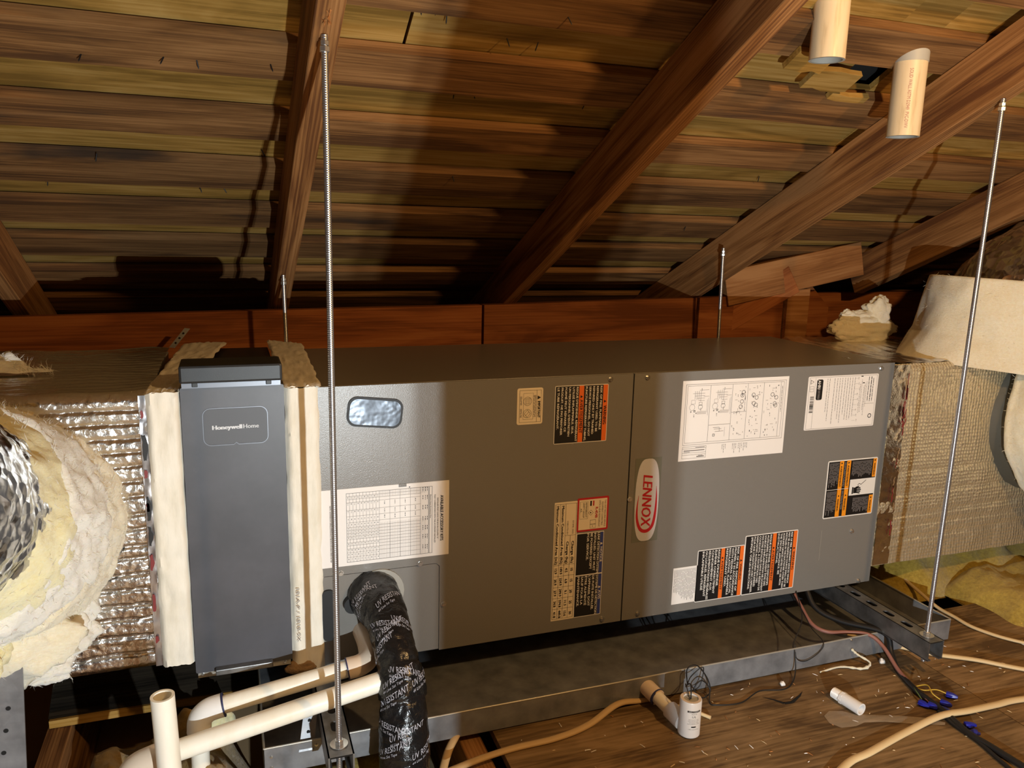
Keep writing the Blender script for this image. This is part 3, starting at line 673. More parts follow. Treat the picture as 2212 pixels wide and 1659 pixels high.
while u < .68:
    wl = random.choice((.006, .010, .016, .022)); s.rect(u, u+wl, .045, .095, random.choice(('ink_black', 'ink_grey')), 2); u += wl+random.choice((.006, .010, .018))
s.done()
# hand pictogram sticker
s = Sticker('hazard_sticker', (.5176,.6639,.1781,.3193), 'ink_white', r=.004, label='black and amber bilingual hazard sticker with hand symbol')
s.rect(.02, .98, .02, .98, 'ink_black')
s.rect(.015, .985, .235, .315, 'ink_amber', 2).rect(.015, .985, .375, .455, 'ink_amber', 2).rect(.02, .34, .91, .98, 'ink_amber', 2).rect(.66, .98, .90, .98, 'ink_amber', 2).line(.5, .02, .5, .455, 'ink_white', .0010, 4)
s.rect(.355, .635, .475, .98, 'ink_white', 2)
for v in (.252, .392): s.tri(.055, v+.022, .005, 'ink_black', 3).text('AVERTISSEMENT', .10, v, .0050, 'ink_black', u1=.46).tri(.62, v+.022, .005, 'ink_black', 3).text('WARNING', .67, v, .0050, 'ink_black', u1=.88)
s.tri(.05, .945, .005, 'ink_black', 3).text('WARNING', .10, .927, .0044, 'ink_black', u1=.31).tri(.705, .94, .005, 'ink_black', 3).text('WARNING', .75, .92, .0044, 'ink_black', u1=.95)
for v in [.05+.027*k for k in range(7)]: s.scrib(.04, random.uniform(.34, .47), v, .0026, 'ink_grey', word=(.004, .016)); s.scrib(.53, random.uniform(.80, .95), v, .0026, 'ink_grey', word=(.004, .016))
for v in (.335, .355): s.scrib(.04, .47, v, .0022, 'ink_grey', word=(.004, .016)); s.scrib(.53, .86, v, .0022, 'ink_grey', word=(.004, .016))
for v in [.50+.027*k for k in range(15)]: s.scrib(.04, random.uniform(.24, .33), v, .0026, 'ink_grey', word=(.004, .016))
for v in [.58+.027*k for k in range(12)]: s.scrib(.68, random.uniform(.86, .96), v, .0026, 'ink_grey', word=(.004, .016))
# hand: palm, four fingers, cuff, spark line
s.rect(.50, .60, .560, .625, 'ink_black', 3)
for k in range(4): s.line(.508+.026*k, .61, .515+.030*k, .715-.012*abs(k-1.2), 'ink_black', .0030, 3)
s.line(.50, .60, .485, .67, 'ink_black', .0028, 3).rect(.49, .61, .53, .556, 'ink_black', 3)
s.line(.385, .80, .455, .705, 'ink_black', .0012, 3).line(.455, .705, .435, .665, 'ink_black', .0012, 3).line(.435, .665, .465, .635, 'ink_black', .0012, 3)
s.done()
# two large bilingual warnings and the small white sheet at the bottom
W11E = 'RISK OF FIRE. AUXILIARY DEVICES WHICH MAY BE AN IGNITION SOURCE SHALL NOT BE INSTALLED IN THE DUCTWORK OTHER THAN AUXILIARY DEVICES LISTED FOR USE WITH THE SPECIFIC APPLIANCE. SEE INSTRUCTIONS.'
W11F = "RISQUE D'INCENDIE. LES DISPOSITIFS AUXILIAIRES QUI PEUVENT ÊTRE DES SOURCES D'INFLAMMATION NE DOIVENT PAS ÊTRE INSTALLÉS DANS LE RÉSEAU DE CONDUITS, À L'EXCEPTION DES DISPOSITIFS AUXILIAIRES ÉNUMÉRÉS POUR UNE UTILISATION AVEC L'APPAREIL SPÉCIFIQUE. VOIR LES INSTRUCTIONS."
s = Sticker('fire_warning_sticker', (.3059,.4513,.0159,.1607), 'ink_white', r=.003, label='larger orange striped fire warning sticker at the bottom')
s.rect(.015, .985, .015, .985, 'ink_black').rect(.015, .985, .915, .985, 'ink_orange', 2).rect(.015, .985, .515, .585, 'ink_orange', 2)
s.tri(.31, .948, .006, 'ink_black', 3).text('WARNING', .36, .930, .0056, 'ink_black', u1=.68).tri(.26, .548, .006, 'ink_black', 3).text('AVERTISSEMENT', .30, .530, .0056, 'ink_black', u1=.82)
body(s, wrap(W11E, 38), .862, .0505, .03, .97, .0046); body(s, wrap(W11F, 36), .462, .0505, .03, .97, .0046); s.done()
s = Sticker('fire_warning_sticker', (.1826,.3058,.0166,.1402), 'ink_white', r=.003, label='smaller orange striped disposal warning sticker at the bottom')
s.rect(.015, .985, .015, .985, 'ink_black').rect(.015, .985, .905, .985, 'ink_orange', 2).rect(.015, .985, .495, .575, 'ink_orange', 2)
s.tri(.30, .943, .006, 'ink_black', 3).text('WARNING', .36, .922, .0054, 'ink_black', u1=.68).tri(.20, .533, .006, 'ink_black', 3).text('AVERTISSEMENT', .25, .512, .0054, 'ink_black', u1=.82)
body(s, wrap('RISK OF FIRE. DISPOSE OF PROPERLY IN ACCORDANCE WITH FEDERAL OR LOCAL REGULATIONS. FLAMMABLE REFRIGERANT USED.', 25), .842, .060, .03, .97, .0048)
body(s, wrap("RISQUE D'INCENDIE. ÉLIMINER CORRECTEMENT CONFORMÉMENT AUX RÉGLEMENTATIONS FÉDÉRALES OU LOCALES. RÉFRIGÉRANT INFLAMMABLE UTILISÉ", 25), .428, .066, .03, .97, .0050); s.done()
s = Sticker('small_print_sheet', (.1230,.1850,.0198,.1056), 'paper', r=.0006, label='small white sheet of dense small print')
for k in range(16): s.scrib(.05, random.uniform(.74, .93) if k > 4 else random.uniform(.66, .74), .06+.057*k, .0013, 'ink_grey', word=(.004, .02))
s.done()
# ------------------------------------------------------------------ media air cleaner
mc = thing('air_cleaner', (-.77, .2, .03), 'tall grey filter cabinet with silver lettering and a black power box on top', 'air cleaner')
MB().box(-.850, -.690, .004, .50, .02, .545).build('housing', 'black_plastic', mc, bev=.002)
DY = -.012
door = plate(MB(), rrect(-.853, -.6870, .036, .5555, .003, 2)[::-1], DY, .003).build('door', 'door_grey', mc)
# raised outline of the badge area, with the little notch at the bottom
def outline(loop, t, y0, y1):
    m = MB(); n = len(loop)
    cx = sum(a for a, b in loop)/n; cz = sum(b for a, b in loop)/n
    inn = []
    for i in range(n):
        a = loop[i-1]; b = loop[(i+1) % n]; d = Vector((b[0]-a[0], 0, b[1]-a[1])).normalized(); inn.append((loop[i][0]-d.z*t, loop[i][1]+d.x*t))
    v = [(x, y0, z) for x, z in loop]+[(x, y0, z) for x, z in inn]+[(x, y1, z) for x, z in loop]+[(x, y1, z) for x, z in inn]; f = []
    for k in range(n):
        j = (k+1) % n; f += [(k, j, n+j, n+k), (k, 2*n+k, 2*n+j, j), (n+k, n+j, 3*n+j, 3*n+k)]
    return m.add(v, f)
lp = rrect(-.8205, -.7150, .4535, .5190, .013, 5)
i0 = max(k for k in range(len(lp)) if lp[k][1] < .455 and lp[k][0] < -.76)
lp = lp[:i0+1]+[(-.772, .4535), (-.768, .4570), (-.764, .4535)]+lp[i0+1:]
outline(lp, .0012, DY-.0012, DY).build('badge_rim', 'silver_strip', door)
plate(MB(), [(x*.985+(-.7678)*.015, z*.985+.4863*.015) for x, z in rrect(-.8190, -.7165, .4550, .5175, .012, 5)][::-1], DY-.0004, DY).build('badge_panel', 'badge_grey', door)
def lettering(s_, x, z, h, wdt, y, mat, parent, bold=0, name='lettering'):
    V, F, wd = text_geo(s_); k = h/.70; sx = wdt/wd; m = MB()
    for i, dx in enumerate((0, bold, -bold) if bold else (0,)): m.add([(x+a*sx+dx, y-.00005*i, z+b*k) for a, b in V], F)
    return m.build(name, mat, parent)
lettering('Honeywell', -.8050, .4815, .0074, .0470, DY-.0010, 'letter_silver', door, .0007)
lettering('Home', -.7555, .4815, .0074, .0250, DY-.0010, 'letter_silver', door, .0002)
pb = MB().box(-.8525, -.6895, -.026, .055, .5645, .5945).build('power_box', 'black_plastic', mc, bev=.004)
MB().box(-.8495, -.6925, -.020, .050, .5560, .5660).build('box_base', 'silver_strip', pb)
for x in (-.829, -.712): MB().box(x-.0045, x+.0045, -.0225, -.019, .5580, .5655).build('latch', 'black_plastic', pb, bev=.001)
m = MB(); disc(m, -.770, .5645, .0085, -.0208, -.0195).build('thumb_notch', 'silver_strip', pb)
MB().box(-.820, -.722, -.026, -.0115, .0335, .0440).build('door_pull', 'strut_steel', mc, bev=.0015)
MB().box(-.850, -.690, -.006, .01, .0235, .0375).build('bottom_rail', 'zinc_paint', mc)
for x in (-.842, -.700): screw(x, -.006, .030, mc, s=.6)
# mastic covered joint strips: front legs and flaps lying on top
def strip(name, xa, xb, z0, z1, y, amp, seed, rag=.004):
    def fn(u, v):
        x = xa+(xb-xa)*u; e = min(1, 8*min(u, 1-u)); z = z0+(z1-z0)*v
        z += (rag*fbm(x*60, seed, 0)*1.2 if v in (0, 1) else 0); xx = x+(.0022*N3(z*25, seed, 7) if u in (0, 1) else 0)
        return (xx, y+.010*(1-e)+amp*fbm(x*45, seed, z*18, 3), z)
    mb = grid(fn, 14, 90); n = len(mb.v); k = 15
    for j in range(90):   # side returns to the wall
        for i, xx in ((0, xa), (14, xb)):
            a = mb.v[j*k+i]; b = mb.v[(j+1)*k+i]; mb.quad(a, b, (b[0], .012, b[2]), (a[0], .012, a[2]))
    for jj in (0, 90):
        for i in range(14): a = mb.v[jj*k+i]; b = mb.v[jj*k+i+1]; mb.quad(a, b, (b[0], .012, b[2]), (a[0], .012, a[2]))
    return mb.build(name, 'mastic', mc, sm=60)
strip('mastic_strip', -.906, -.8535, .058, .549, -.016, .0035, 3)
strip('mastic_strip', -.6865, -.6245, .006, .549, -.008, .003, 9)
def flap(name, A, B, Cc, D, amp, seed):
    """quad patch on the cabinet top, A-B front edge, D-Cc back edge"""
    A, B, Cc, D = map(Vector, (A, B, Cc, D))
    def fn(u, v):
        p = (A*(1-u)+B*u)*(1-v)+(D*(1-u)+Cc*u)*v
        e = 0 if 0 < v < 1 else .012; p = p+Vector((.005*N3(v*9, seed, u*3) if u in (0, 1) else 0, e*fbm(u*6, seed, v), abs(amp*fbm(u*5+seed, v*9, 2, 3))+.002*(1 if 0 < u < 1 and 0 < v < 1 else -1)))
        return tuple(p)
    return grid(fn, 20, 40).build(name, 'mastic', mc, sm=60)
flap('mastic_flap', (-.908, -.014, .549), (-.8535, -.014, .551), (-.779, .52, .556), (-.872, .51, .556), .006, 4)
flap('mastic_flap', (-.6895, -.010, .549), (-.6235, -.010, .550), (-.612, .485, .552), (-.690, .53, .556), .005, 12)
def blob(c, r, seed, amp=.35, seg=18, st=12, sq=(1, 1, 1)):
    m = MB(); V = [];
    for j in range(st+1):
        ph = math.pi*j/st
        for k in range(seg):
            th = 2*math.pi*k/seg; d = Vector((math.sin(ph)*math.cos(th), math.sin(ph)*math.sin(th), math.cos(ph)))
            rr = r*(1+amp*fbm(d.x*1.7+seed, d.y*1.7, d.z*1.7, 4)); V.append(Vector(c)+Vector((d.x*sq[0], d.y*sq[1], d.z*sq[2]))*rr)
    return m.add(V, [(j*seg+k, j*seg+(k+1) % seg, (j+1)*seg+(k+1) % seg, (j+1)*seg+k) for j in range(st) for k in range(seg)])
blob((-.668, -.002, .012), .018, 2, .22, 28, 18, sq=(1.7, .5, .8)).build('mastic_lump', 'mastic_shade_brown', mc, sm=180)  # brown paints the drain pipes' shade onto the pale mastic
# pencil-like maker's print on the strip
st_ = [o for o in mc.children if o.name.startswith('mastic_strip')][-1]
V, F, wd = text_geo('181A-P / 1818-5X'); m = MB()
m.add([(-.677+b*.0085, -.0145, .175-a*.105/wd) for a, b in V], F); m.build('stamped_print', 'ink_grey', st_)

# ------------------------------------------------------------------ left foil plenum
pl = thing('foil_plenum', (-1.4, .25, .055), 'silver foil wrapped duct box left of the filter cabinet', 'duct')
CR = [.085,.118,.150,.176,.205,.232,.262,.283,.314,.340,.372,.398,.425,.449,.472,.497,.520]
def crease(z, x, s):
    """creased foil: shallow pillows between horizontal folds"""
    zz = z+.004*N3(x*9, s, z*4)
    d = min(abs(zz-c) for c in CR); return -.0050*min(1, d/.006)**.5
def lf(u, v):
    x = -1.34+(-.905+1.34)*u; z = .055+(.546-.055)*v
    rnd = .010*max(0, 1-(.546-z)/.014)**2+.008*max(0, 1-(z-.055)/.012)**2
    return (x, .004+crease(z, x, 3)+.0010*fbm(x*95, 5, z*110, 3)+.0016*N3(x*18, 3, z*26)+rnd, z)
foilf = grid(lf, 190, 220).build('foil_face', 'foil_crinkle', pl, sm=180)
MB().box(-2.3, -1.34, .004, .5, .055, .546).build('foil_wrap', 'foil_crinkle', pl)
def lt(u, v):
    x = -1.34+(-.902+1.34)*u; y = .012+.50*v
    return (x, y, .547+.004*fbm(x*9, y*9, 4, 3)+.0012*math.sin(y*260+3*N3(x*6, y*9, 2))-.010*max(0, 1-v*30))
grid(lt, 60, 130).build('foil_top', 'foil_crinkle', pl, sm=180)
MB().box(-1.34, -.903, .02, .5, .058, .540).build('duct_core', 'pvc_grey', pl)
tp = grid(lambda u, v: (-.917+.011*u, -.0075+.002*N3(u*3, v*22, 3), .06+.485*v), 3, 80).build('foil_tape', 'foil_flat', pl, sm=180)
random.seed(4)
for (z0, z1, w0, mt) in [(.508,.520,.6,'ink_dullred'),(.435,.478,.9,'ink_black'),(.405,.418,.7,'ink_dullred'),(.330,.372,.9,'ink_black'),(.346,.362,.6,'ink_dullred'),(.285,.318,.8,'ink_black'),(.240,.268,.7,'ink_dullred'),(.165,.196,.5,'ink_dullred'),(.105,.118,.6,'ink_dullred')]:
    grid(lambda u, v: (-.9145+.0085*w0*u*(.55+.45*math.sin(math.pi*v))+.002*N3(v*4, z0*40, u), -.0112, z0+(z1-z0)*v+.003*N3(u*5, z0*30, v)), 3, 8).build('tape_print', mt, tp)

# ------------------------------------------------------------------ fibrous insulation helpers
def fibres(name, src, parent, n, ln, mat, seed, wdt=.0006, pick=None):
    rr = random.Random(seed); me = src.data; o0 = org(src); m = MB(); P = me.polygons; k = 0
    ok = [p for p in P if pick is None or pick(p.center+o0)]
    while k < n and ok:
        p = rr.choice(ok); c = p.center+o0; nn = p.normal
        d = (nn*rr.uniform(.1, .7)+Vector((rr.uniform(-1, 1), rr.uniform(-1, 1), rr.uniform(-1, 1)))).normalized(); L = ln*rr.uniform(.3, 1)
        s_ = d.orthogonal().normalized()*wdt; mid = c+d*L*.55+Vector((rr.uniform(-1, 1), rr.uniform(-1, 1), rr.uniform(-1, 1)))*L*.18
        m.add([c-s_, c+s_, mid+s_*.7, mid-s_*.7, c+d*L], [(0, 1, 2, 3), (3, 2, 4)]); k += 1
    o = m.build(name, mat, parent); o['kind'] = 'stuff'; return o
def ringskin(path, rad, seg, amp, fs, seed, name, mat, parent, caps=False, stretch=1, fa=0.0):
    P, T, N, B = frames(path); V = []
    for i, p in enumerate(P):
        for k in range(seg):
            a = 2*math.pi*k/seg; d = N[i]*math.cos(a)+B[i]*math.sin(a); q = p+d*rad[i]
            V.append(q+d*(amp*fbm(q.x*fs+seed, q.y*fs*stretch, q.z*fs, 3)+fa*fbm(q.x*42, q.y*42+seed, q.z*42, 3))+T[i]*amp*.6*fbm(q.z*fs, q.x*fs, seed, 3))
    F = [(i*seg+k, i*seg+(k+1) % seg, (i+1)*seg+(k+1) % seg, (i+1)*seg+k) for i in range(len(P)-1) for k in range(seg)]
    if caps: F += [tuple(range(seg))[::-1], tuple((len(P)-1)*seg+k for k in range(seg))]
    return MB().add(V, F).build(name, mat, parent, sm=180)

# left flexible duct: three fibre layers and a foil jacket
lfx = thing('flexible_duct', (-1.15, -.1, .35), 'thick fibreglass wrapped flexible duct with a torn silver jacket at the left edge', 'duct')
ax = spline([(-1.150, .02, .335), (-1.155, -.06, .362), (-1.160, -.14, .400), (-1.168, -.22, .440), (-1.185, -.32, .482), (-1.26, -.46, .540), (-1.50, -.60, .60), (-1.95, -.66, .64)], 8)
def lay(i0, i1, r0, r1, bulge=.0):
    pts = ax[i0:i1]; n = len(pts); return pts, [r0+(r1-r0)*(k/(n-1))+bulge*math.sin(math.pi*k/(n-1)) for k in range(n)]
def dense(p, r, k):
    n = len(p); P2 = []; R2 = []
    for i in range(n-1):
        for q in range(k): t = q/k; P2.append(Vector(p[i]).lerp(Vector(p[i+1]), t)); R2.append(r[i]+(r[i+1]-r[i])*t)
    return P2+[Vector(p[-1])], R2+[r[-1]]
def rimmed(p, r, depth):
    """close the open end of a fibre layer with a soft rounded edge"""
    e = [p[-1]]*3; return p+[Vector(p[-1])+(Vector(p[-1])-Vector(p[-2])).normalized()*.002*k for k in (1, 1.5, 1.6)], r+[r[-1]-depth*.25, r[-1]-depth*.6, r[-1]-depth]
p_, r_ = rimmed(*dense(*lay(0, 11, .204, .188, .003), 2), .02); g1 = ringskin(p_, r_, 240, .010, 7, 1, 'fibre_layer', 'glass_cream', lfx, fa=.0045)
p_, r_ = rimmed(*dense(*lay(6, 19, .192, .174, .004), 2), .02); g2 = ringskin(p_, r_, 240, .011, 8, 5, 'fibre_layer', 'glass_white', lfx, fa=.0050)
p_, r_ = rimmed(*dense(*lay(11, 26, .178, .148, .002), 2), .012); g3 = ringskin(p_, r_, 240, .009, 8, 8, 'fibre_layer', 'glass_yellow', lfx, fa=.0040)
p_, r_ = dense(*lay(21, 57, .150, .138, .004), 2); ringskin(p_, r_, 180, .004, 30, 3, 'foil_jacket', 'foil_dark', lfx, stretch=.35, fa=.0025)
for gl, sd, n in ((g1, 2, 2600), (g2, 3, 2200), (g3, 4, 900)): fibres('loose_fibres', gl, lfx, n, .016, 'glass_white', sd, .00035)
for k, (c_, r0, mt, sq_) in enumerate([((-1.060, -.045, .165), .050, 'glass_white', (1.2, .8, 1.0)), ((-1.105, -.10, .185), .070, 'glass_cream', (1.3, .7, .9)), ((-1.075, -.075, .130), .040, 'glass_white', (1.1, .8, .8)), ((-1.030, -.03, .200), .038, 'glass_white', (1, .8, 1.2)), ((-1.175, -.175, .215), .070, 'glass_yellow', (1.2, .8, .9))]):
    b1 = blob(c_, r0, 5+k*3, .28, 48, 30, sq_).build('fibre_tuft', mt, lfx, sm=180); fibres('loose_fibres', b1, lfx, 500, .018, 'glass_white', 8+k, .00035)
tf = grid(lambda u, v: (-1.30+.225*u, .20+.10*(v-.5)*(1-.8*u)+.02*N3(u*5, v*3, 1), .556+.055*max(0, fbm(u*4, v*3, 7)+.8)*(1-u**2)*math.sin(math.pi*min(1, v+.02))), 40, 14).build('insulation_scrap', 'glass_white', None, sm=180, at=(-1.2, .2, .555))
tag(tf, 'wispy white scrap of fibreglass lying on the left foil duct', 'insulation'); fibres('loose_fibres', tf, tf, 500, .022, 'glass_white', 21, .00035)

# metal strap at the lower left
ms = MB().add([(-1.27,-.150,-.10),(-1.096,-.150,-.10),(-1.081,-.150,.19),(-1.27,-.150,.19),(-1.27,-.147,-.10),(-1.096,-.147,-.10),(-1.081,-.147,.19),(-1.27,-.147,.19)],
   [(0,1,2,3),(7,6,5,4),(0,4,5,1),(1,5,6,2),(2,6,7,3),(3,7,4,0)]).build('metal_strap', 'galvanised', None, at=(-1.17, -.15, -.1))
tag(ms, 'galvanised sheet metal strap with punched holes hanging at the lower left', 'strap')
for (x, z) in [(-1.106,.106),(-1.112,.070),(-1.118,.034)]: disc(MB(), x, z, .0035, -.1505, -.1499, 12).build('punched_hole', 'panel_gap', ms)

# ------------------------------------------------------------------ right foil plenum and its ducts
pr = thing('foil_plenum', (1.2, .25, .03), 'bubble foil wrapped duct box at the right end of the air handler', 'duct')
CR2 = [.085,.118,.150,.205,.262]
def rf_(u, v):
    x = .695+(1.75-.695)*u; z = .028+(.535-.028)*v
    d = min(abs(z+.003*N3(x*7, 2, z)-.02*(x-.7)-c) for c in CR2); k = -.004*min(1, d/.012)**.6
    return (x, .022+k+.0030*fbm(x*14, 2, z*14, 3)+.012*max(0, 1-(.535-z)/.016)**2, z)
grid(rf_, 200, 110).build('foil_face', 'foil_bubble', pr, sm=180)
def rt(u, v):
    x = .690+1.06*u; y = .032+.45*v
    return (x, y, .536+.005*fbm(x*8, y*8, 9, 3)+.0015*math.sin(x*160+4*N3(x*3, y*8, 1)))
grid(rt, 150, 60).build('foil_top', 'foil_crinkle', pr, sm=180)
MB().box(.694, 1.75, .036, .48, .032, .525).build('duct_core', 'pvc_grey', pr)
tpr = grid(lambda u, v: (.705+.050*u-.004*v, .0165+.0022*fbm(u*8, v*30, 3), .03+.505*v), 8, 90).build('foil_tape', 'foil_crinkle', pr, sm=180)
rt_ = random.Random(6)
for k in range(22):
    z0 = rt_.uniform(.04, .50); x0 = .736+rt_.uniform(0, .014); wv_ = rt_.uniform(.0015, .004); ln_ = rt_.uniform(.012, .05)
    grid(lambda u, v: (x0+wv_*(u-.5)+.006*N3(v*6, z0*40, 1), .0118, z0+ln_*v), 1, 6).build('tape_print', rt_.choice(('ink_dullred', 'ink_dullred', 'mastic_shade_brown')), tpr)
# front take-off with insulation collar
rfx = thing('flexible_duct', (1.1, -.1, .4), 'cream insulated flexible duct leaving the front of the right foil duct', 'duct')
nk = spline([(1.253, .03, .383), (1.254, .00, .383), (1.256, -.04, .385)], 5)
ringskin(nk, [.217-.003*k for k in range(len(nk))], 72, .004, 20, 4, 'scrim_neck', 'scrim_grey', rfx)
cx_ = spline([(1.255, .004, .383), (1.258, -.03, .385), (1.265, -.10, .390), (1.29, -.20, .40), (1.40, -.32, .43), (1.75, -.42, .48)], 7)
rr_ = [(.16, .205, .220, .226, .229, .230)[k] if k < 6 else .228 for k in range(len(cx_))]
cl1 = ringskin(*dense(cx_, rr_, 2), 200, .008, 8, 6, 'insulation_sleeve', 'glass_cream', rfx, caps=True, fa=.002)
fibres('loose_fibres', cl1, rfx, 900, .012, 'glass_cream', 11, pick=lambda q: q.y > -.2)
# top take-off
rtx = thing('flexible_duct', (1.2, .2, .53), 'cream insulated duct with crumpled foil jacket rising from the right foil duct', 'duct')
def slv(u, v):
    a = 2*math.pi*u; q = min(v/.8, 1); zz = .532+.195*q; t_ = max(0, (v-.8)/.2)
    rx = .318-.055*q**.8-.05*t_; ry = .215-.04*q-.05*t_; zz += -.010*t_*t_+.022*math.cos(a)*q*-.6
    x = 1.205+rx*math.cos(a); y = .105+ry*math.sin(a); k = .014*fbm(x*6, y*6, zz*5+3, 3)*(1 if q < 1 else .5)
    fl = .035*max(0, 1-q*3.2)*max(0, -math.cos(a+.15))**3
    return (x+k*math.cos(a)-fl, y+k*math.sin(a), zz-(.028*max(0, -math.sin(a))**2*(1-q)))
cl2 = grid(slv, 150, 44).build('insulation_sleeve', 'glass_cream', rtx, sm=180)
fibres('loose_fibres', cl2, rtx, 900, .012, 'glass_cream', 12, .0004)
ringskin(spline([(1.21, .11, .62), (1.23, .11, .70), (1.32, .11, .735), (1.46, .11, .745), (1.9, .12, .75)], 8), [.175]*8+[.165]*25, 130, .012, 20, 7, 'foil_jacket', 'foil_dark', rtx)
ls_ = blob((.965, .40, .568), .080, 14, .22, 60, 36, (1.45, .5, .50)).build('insulation_scrap', 'glass_cream', None, sm=180, at=(.965, .40, .54))
tag(ls_, 'loose torn lump of cream insulation on top of the right foil duct', 'insulation'); fibres('loose_fibres', ls_, ls_, 600, .014, 'glass_cream', 13, .0004)
for c_, r0, sq_, sd in (((1.010, .40, .612), .052, (.9, .5, .95), 3), ((.905, .40, .600), .030, (1.0, .5, .8), 6), ((.960, .40, .605), .036, (1.5, .5, .5), 9)):
    blob(c_, r0, sd, .3, 44, 28, sq_).build('torn_peak', 'glass_cream', ls_, sm=180)
# ------------------------------------------------------------------ strut channels and threaded rods
def strut(xc, y0, y1, label, slot0):
    t = thing('strut_channel', (xc, y0, -.041), label, 'strut channel', 'unit support struts')
    w = .0206; zt = -.0005; th = .0026; m = MB(); pitch = .0508
    ys = slot0
    while ys-pitch > y0+.012: ys -= pitch
    edges = [y0]; slots = []
    while ys < y1-.02: slots.append(ys); ys += pitch
    def ringcell(ya, yb, sc):
        seg = 24; O = []; I = []; hw = .0071; hl = .0075
        for k in range(seg):
            a = 2*math.pi*(k+.5)/seg; c, s_ = math.cos(a), math.sin(a)
            sy = hl if s_ > 0 else -hl; I.append((xc+hw*c, sc+sy+hw*s_))
            e = max(abs(c), abs(s_)); ox = w*c/e; oy = s_/e; O.append((xc+ox, (sc+oy*(yb-sc)) if oy > 0 else (sc+oy*(sc-ya))))
        # snap the corners
        for (px, py) in ((xc+w, yb), (xc-w, yb), (xc-w, ya), (xc+w, ya)):
            j = min(range(seg), key=lambda q: (O[q][0]-px)**2+(O[q][1]-py)**2); O[j] = (px, py)
        V = [(x, y, zt) for x, y in O]+[(x, y, zt) for x, y in I]+[(x, y, zt-th) for x, y in O]+[(x, y, zt-th) for x, y in I]; n = seg; F = []
        for k in range(n):
            j = (k+1) % n; F += [(k, j, n+j, n+k), (2*n+k, 3*n+k, 3*n+j, 2*n+j), (n+k, n+j, 3*n+j, 3*n+k)]
        m.add(V, F)
    ya = y0
    for i, sc in enumerate(slots):
        yb = (sc+slots[i+1])/2 if i+1 < len(slots) else y1
        ringcell(ya, yb, sc); ya = yb
    m.build('slotted_web', 'strut_steel', t)
    for sg in (-1, 1):
        x1 = xc+sg*w; x0 = xc+sg*(w-th); MB().box(min(x0, x1), max(x0, x1), y0, y1, -.0412, zt).build('side_wall', 'strut_steel', t)
        xi = xc+sg*(w-.0095); MB().box(min(xi, x1), max(xi, x1), y0, y1, -.0425, -.0400).build('inturned_lip', 'strut_steel', t)
    return t
strut(.598, -.278, .62, 'right slotted steel strut sticking out beneath the sticker end of the unit', -.148)
sl = strut(-.632, -.265, .62, 'left slotted steel strut beside the black wrapped refrigerant line', -.1335)
def hexnut():
    bm = bmesh.new(); bmesh.ops.create_cone(bm, cap_ends=True, segments=6, radius1=.0088, radius2=.0088, depth=.0085, matrix=Matrix.Translation((0, 0, .00425)))
    bmesh.ops.bevel(bm, geom=[e for e in bm.edges if e.calc_face_angle(0) > .5], offset=.0007, segments=1, affect='EDGES')
    me = bpy.data.meshes.new('nut'); bm.to_mesh(me); bm.free(); me.materials.append(MATS['zinc']); return me
HN = hexnut()
def washer():
    m = MB(); n = 24; V = [(r*math.cos(2*math.pi*k/n), r*math.sin(2*math.pi*k/n), z) for z in (0, .0016) for r in (.0048, .0145) for k in range(n)]
    F = []
    for k in range(n):
        j = (k+1) % n; F += [(k, n+k, n+j, j), (2*n+k, 2*n+j, 3*n+j, 3*n+k), (n+k, 3*n+k, 3*n+j, n+j), (k, j, 2*n+j, 2*n+k)]
    me = bpy.data.meshes.new('washer'); me.from_pydata(V, [], F); me.materials.append(MATS['zinc']); return me
WM = washer()
def put(me, name, loc, parent, rot=(0, 0, 0), s=1):
    o = bpy.data.objects.new(name, me); C.objects.link(o); o.parent = parent; o.location = Vector(loc)-org(parent); o.rotation_euler = rot; o.scale = (s, s, s); return o
def rod(bot, top, label, nut_top=0.0, bottom_nut=True):
    t = thing('threaded_rod', bot, label, 'threaded rod', 'threaded hanger rods')
    d = Vector(top)-Vector(bot); L = d.length; me_b = MB(); tube(me_b, [(0, 0, -.06 if bottom_nut else 0), (0, 0, L)], .0048, 14)
    me = bpy.data.meshes.new('rod'); me.from_pydata(me_b.v, [], me_b.f); smooth(me, 60); me.materials.append(MATS['thread'])
    o = bpy.data.objects.new('rod', me); C.objects.link(o); o.parent = t; q = d.to_track_quat('Z', 'Y'); o.rotation_mode = 'QUATERNION'; o.rotation_quaternion = q
    if bottom_nut:
        put(WM, 'washer', (bot[0], bot[1], 0), t); put(HN, 'nut', (bot[0], bot[1], .0018), t, s=.85)
    tp_ = Vector(bot)+d*((L-.022)/L); put(HN, 'nut', tp_, t, s=.85); put(HN, 'coupling', tp_+Vector((0, 0, .0085)), t, s=.72)
    return t
rod((-.632, -.235, 0), (-.632, -.235, 1.0795), 'front left threaded rod running in front of the filter cabinet edge')
rod((.600, -.250, 0), (.606, -.252, 1.088), 'front right threaded rod in front of the bubble foil duct')
rod((-.640, .505, 0), (-.650, .500, .712), 'short rear threaded rod hanging behind the filter cabinet')
rod((.552, .500, 0), (.521, .478, .792), 'rear threaded rod rising behind the unit at the right')
# splinters round the drilled rafter
spl = MB(); random.seed(5)
for k in range(9):
    a = Vector((-.634+random.uniform(-.006, .006), -.262-random.uniform(0, .02), 1.0935)); a.z = .963-.5*a.y-.001
    d = Vector((random.uniform(-.006, .008), random.uniform(-.006, .004), -random.uniform(.004, .012))); s_ = Vector((.0016, .001, 0)); spl.add([a-s_, a+s_, a+d], [(0, 1, 2)])
tag(spl.build('wood_splinters', 'newwood', None, at=(-.634, -.27, 1.09)), 'torn pale splinters where the left rod enters the rafter', 'splinters', kind='stuff')

